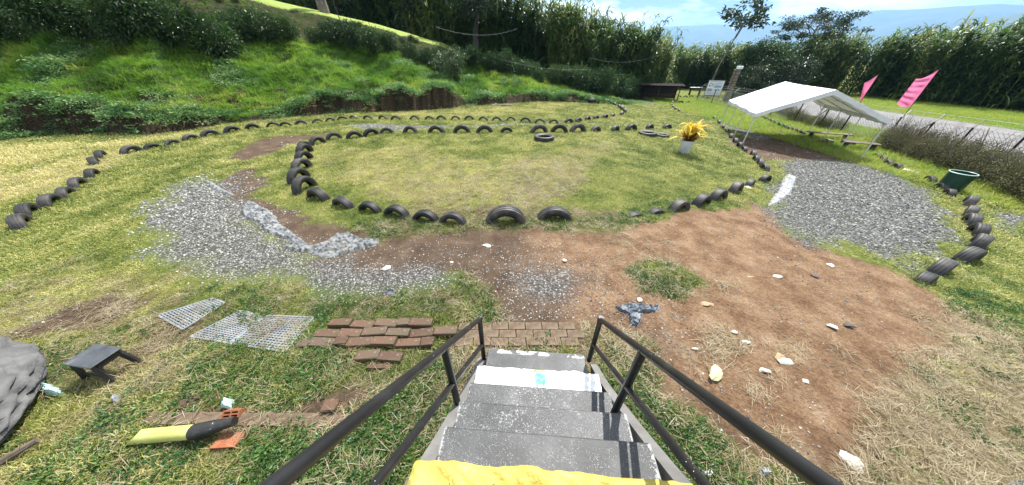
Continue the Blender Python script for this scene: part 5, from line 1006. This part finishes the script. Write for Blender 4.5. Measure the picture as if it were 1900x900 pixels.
def tree(name, base, hgt, crown, label, k, mat='treeleaf', trunk=.22, lean=(0, 0), n=7000, ll=.28, lw=.12, nl=7, clumps=60, cr=.5, flat=1.0, zlow=.45, group=None):
    """crown = (radius, height); tapered trunk, limbs reaching clumps of leaves"""
    r = np.random.default_rng(900 + k); o = empty(name, base); tag(o, label, 'tree', group); R0, H0 = crown; top = Vector((lean[0], lean[1], hgt - H0 * .6)); b_ = MB()
    b_.tube([(0, 0, -.4), (lean[0] * .2, lean[1] * .2, hgt * .3), (lean[0] * .6, lean[1] * .6, (hgt - H0 * .6) * .7), top], [trunk * 1.25, trunk, trunk * .75, trunk * .5], 10); b_.build('trunk', M['bark_dark' if name == 'forked_tree' else 'bark'], o, True)
    c = r.normal(size=(clumps, 3)); c /= np.linalg.norm(c, axis=1, keepdims=True); c *= r.uniform(.45, 1, (clumps, 1)) * np.array([R0, R0, H0 / 2]); c[:, 2] = np.where(c[:, 2] < -H0 * zlow, -H0 * zlow * .6, c[:, 2]); c[:, 2] += hgt - H0 / 2; c[:, :2] += np.array(lean)
    lb = MB()
    for i in range(nl):
        q = Vector(c[i * (clumps // nl)]); s0 = top.lerp(Vector((lean[0] * .5, lean[1] * .5, hgt * .4)), (i % 3) * .25); lb.tube([s0, s0.lerp(q, .5) + Vector((0, 0, .12 * R0)), q], [trunk * .4, trunk * .25, trunk * .08], 6)
        for j in range(3): q2 = Vector(c[(i * (clumps // nl) + 1 + j) % clumps]); lb.tube([s0.lerp(q, .5) + Vector((0, 0, .12 * R0)), q2], [trunk * .16, trunk * .05], 5)
    lb.build('limbs', M['bark'], o, True)
    kk = r.integers(0, clumps, n); off = r.normal(size=(n, 3)) * cr * np.array([1, 1, .55 * flat]) * r.uniform(.5, 1.25, clumps)[kk][:, None]; d = off + r.normal(size=(n, 3)) * .3 + np.array([0, 0, -.1])
    v, f = leaves(c[kk] + off, d, ll * r.uniform(.6, 1.3, n), lw * r.uniform(.7, 1.3, n), r); link(bpy.data.objects.new('crown', mesh_np('crown', v, f, [M[mat]])), o); return o
def along(px, dist_y, z=-1.3): r = ray(px, 170); t_ = dist_y / r[1]; return Vector((r[0] * t_, dist_y, tz(r[0] * t_, dist_y)))
tree('cecropia_tree', along(1312, 47), 11.2, (2.8, 3.8), 'tall slender tree with a bare leaning trunk and sparse leaf clumps against the sky', 1, trunk=.11, lean=(1.7, 0), n=620, ll=.55, lw=.28, clumps=20, cr=.42, nl=8, zlow=.3)
tree('umbrella_tree', along(1455, 52), 10.6, (5.6, 4.6), 'wide flat crowned tree rising above the cane against blue mountains', 2, trunk=.2, n=8500, ll=.28, lw=.12, clumps=70, cr=.42, flat=.6)
tree('dark_tree', along(1388, 45), 6.6, (3.2, 5.4), 'dark dense round tree just right of the slender tree', 3, mat='coffee', n=12000, ll=.26, lw=.12, clumps=90, cr=.45, trunk=.2)
tree('bushy_tree', along(1450, 44), 5.2, (3.0, 4.6), 'mid green bushy tree behind the peak of the tent roof', 4, n=9000, ll=.26, lw=.11, clumps=80, cr=.45, trunk=.18)
tree('bushy_tree', along(1385, 41), 3.6, (2.0, 3.2), 'small bushy tree behind the stone pillar', 14, n=6000, ll=.22, lw=.1, clumps=50, cr=.35, trunk=.12)
tree('forked_tree', Vector((-4.0, 36, tz(-4.0, 36))), 9.6, (3.6, 6.0), 'dark trunked forked tree standing before the cane at the upper middle', 5, trunk=.28, n=6000, ll=.3, lw=.12, clumps=34, cr=.5, lean=(.6, 0))
tree('small_tree', Vector((-5.3, 27.3, tz(-5.3, 27.3))), 2.7, (1.5, 2.2), 'small rounded tree at the lower tip of the mown crest', 6, mat='shrub', n=5200, ll=.13, lw=.06, clumps=60, cr=.24, trunk=.08)
for i, (px, dd, hh, lb) in enumerate(((560, 44, 17, 'leftmost tree rising behind the mown crest'), (640, 46, 15.5, 'tree behind the mown crest right of the thin pole'), (720, 46, 14, 'dense tree behind the middle of the mown crest'), (790, 44, 12, 'rightmost leafy tree behind the mown crest'), (430, 40, 19, 'leafy tree at the very top left of the crest'))):
    b0 = along(px, dd); tree('crest_tree', Vector((b0.x, dd, 2)), hh, (3.8, 9), lb, 20 + i, n=10000, ll=.3, lw=.13, clumps=90, cr=.6, trunk=.25, group='trees behind the mown crest')
p = in_plane(601, 16, Vector((-18.5, 33.5, 6))); o = MB().tube([(p.x, p.y, p.z - 2), (p.x - .1, p.y, p.z + 4)], [.45, .36], 12).build('tree_trunk', M['bark'], None, True); tag(o, 'pale thick bare tree trunk at the top of the mown crest', 'tree trunk')
pb = G(634, 45); o = MB().tube([pb - Vector((0, 0, .3)), pb + Vector((-.15, 0, 1.2)), pb + Vector((-.3, 0, 2.6))], .035, 7).build('thin_pole', M['wood_dark'], None, True); tag(o, 'thin dark leaning pole in front of the mown crest', 'pole')
# two fallen tiles on the turf below the bank and a grey heap at the far bend
p = G(930, 197); b_ = MB(); b_.box((-.35, 0, .10), (.8, .35, .05)); b_.box((.45, .1, .10), (.8, .35, .05)); b_.box((0, 0, .04), (1.2, .2, .06)); o = b_.build('plank_pile', M['wood'], None, False, tuple(p), -.15); tag(o, 'low pile of grey planks on the grass under the cut bank', 'planks')
stone(1096, 186, 15, 7, M['rock'], 'grey rock heap at the far bend by the end of the bank', 0, 40, 2, .7)
for k, (px, py) in enumerate([(1365, 213), (1368, 216)]): pass

# ---------------------------------------------------------------- giant cane thicket
def cane_mesh(k, hgt, nleaf=52):
    r = np.random.default_rng(700 + k); Vv = []; Ff = []; nv_ = 0
    for s_ in range(3):
        bx, by = r.normal(size=2) * .35; lx, ly = r.normal(size=2) * .55; h = hgt * r.uniform(.75, 1.05)
        b_ = MB(); b_.tube([(bx, by, 0), (bx + lx * .3, by + ly * .3, h * .5), (bx + lx, by + ly, h)], [.03, .025, .008], 4, False); v0 = np.array(b_.v); f0 = np.array(b_.f)
        Vv.append(v0); Ff.append(f0 + nv_); nv_ += len(v0)
        q = r.uniform(.02, 1.0, nleaf) ** .8; base = np.stack([bx + lx * q ** 1.6, by + ly * q ** 1.6, h * q], 1); a_ = r.uniform(0, 6.28, nleaf)
        d = np.stack([np.cos(a_), np.sin(a_), r.uniform(.7, 1.9, nleaf)], 1); v1, f1 = strips(base, d, r.uniform(.9, 1.5, nleaf), .13, r.uniform(.3, 1.1, nleaf), 4, r)
        Vv.append(v1); Ff.append(f1 + nv_); nv_ += len(v1)
    return mesh_np('cane', np.concatenate(Vv), np.concatenate(Ff), [M['cane']])
C_cane = sources('cane_clump', [cane_mesh(k, 6.0) for k in range(6)])
def belt(line, depth, dens, hs):
    P, Sx = [], []
    for i in range(len(line) - 1):
        (ax_, ay_), (bx_, by_) = line[i], line[i + 1]; l_ = math.hypot(bx_ - ax_, by_ - ay_); n = int(l_ * depth * dens); q = rng.uniform(0, 1, n); w_ = rng.uniform(0, 1, n) ** 1.3 * depth; dx, dy = (bx_ - ax_) / l_, (by_ - ay_) / l_
        P.append(np.stack([ax_ + dx * q * l_ - dy * w_, ay_ + dy * q * l_ + dx * w_], 1)); Sx.append((hs[i] * (1 - q) + hs[i + 1] * q) * rng.uniform(.72, 1.08, n))
    return np.concatenate(P), np.concatenate(Sx)
P1, S1 = belt([(-62, 62), (-30, 52), (-9, 40.5), (4, 38.5), (14, 40), (19, 42), (24, 47)], 9, 1.45, [11.5, 11.5, 8.6, 8.3, 8.0, 7.6, 6.8])
P1z = np.where(P1[:, 0] < -3, np.maximum(terrain(P1[:, 0], P1[:, 1]) * .5, 0), terrain(P1[:, 0], P1[:, 1]))
scatter('giant_cane', np.stack([P1[:, 0], P1[:, 1], P1z], 1), rots(len(P1), .06), S1 / 6, np.clip(noise(P1[:, 0], P1[:, 1], 3, 801) * 1.1 - .05 + rng.normal(size=len(P1)) * .16, 0, 1), C_cane, 6, 'tall thicket of giant cane with arching leaves behind the track', 'cane')
P2, S2 = belt([(14, 60), (22, 56), (30, 54), (40, 50), (47, 44), (49, 34), (51, 24), (54, 14), (58, 2), (62, -14), (64, -40)], 13, 1.35, [6, 6, 6.2, 6.6, 7.2, 7.4, 7.4, 7.6, 7.8, 8, 8])
rot2 = rots(len(P2), .07); 
scatter('giant_cane', np.stack([P2[:, 0], P2[:, 1], terrain(P2[:, 0], P2[:, 1])], 1), rot2, S2 / 6, np.clip(noise(P2[:, 0], P2[:, 1], 3, 805) - .08 + rng.normal(size=len(P2)) * .16, 0, 1), C_cane, 6, 'long wall of giant cane across the road on the right', 'cane')
# ---------------------------------------------------------------- air
hz = bpy.data.materials.new('haze_air'); hz.use_nodes = True; t = hz.node_tree; t.nodes.clear(); o_ = t.nodes.new('ShaderNodeOutputMaterial'); pv = t.nodes.new('ShaderNodeVolumePrincipled')
pv.inputs['Color'].default_value = (.28, .56, 1.0, 1); pv.inputs['Density'].default_value = 1.15e-4; pv.inputs['Anisotropy'].default_value = .4; t.links.new(pv.outputs[0], o_.inputs['Volume'])
b_ = MB(); b_.box((0, 4000, 365), (24000, 24000, 800)); o = b_.build('haze', hz); tag(o, kind='stuff')
gcorner = 0

# ---------------------------------------------------------------- each repeat gets its own description
TENS = ['', '', 'twenty', 'thirty', 'forty', 'fifty', 'sixty', 'seventy', 'eighty', 'ninety']; TT = ['', '', 'twentieth', 'thirtieth', 'fortieth', 'fiftieth', 'sixtieth', 'seventieth', 'eightieth', 'ninetieth']
def ordw(n):
    if n < 20: return ORD[n - 1]
    return TT[n // 10] if n % 10 == 0 else TENS[n // 10] + ' ' + ORD[n % 10 - 1]
FMT = {'coffee shrubs above the bank': 'dark glossy coffee shrub, %s from the left in the hedge above the bank', 'shrubs at the far end of the track': 'dark shrub, %s from the left at the far end of the track',
       'scrub under the mown crest': 'low scrub tuft, %s from the left on the slope under the mown crest', 'bushes seen under the tent roof': 'small brownish bush seen under the tent roof, %s from the left', 'shrubs between the pillar and the tent': 'pale leaved shrub between pillar and tent roof, %s from the left'}
for gname, fm in FMT.items():
    obs = [o for o in sc.objects if o.get('group') == gname and o.parent is None]; obs.sort(key=lambda o: math.atan2(o.location.x, o.location.y))
    for i, o in enumerate(obs): o['label'] = fm % ordw(i + 1)
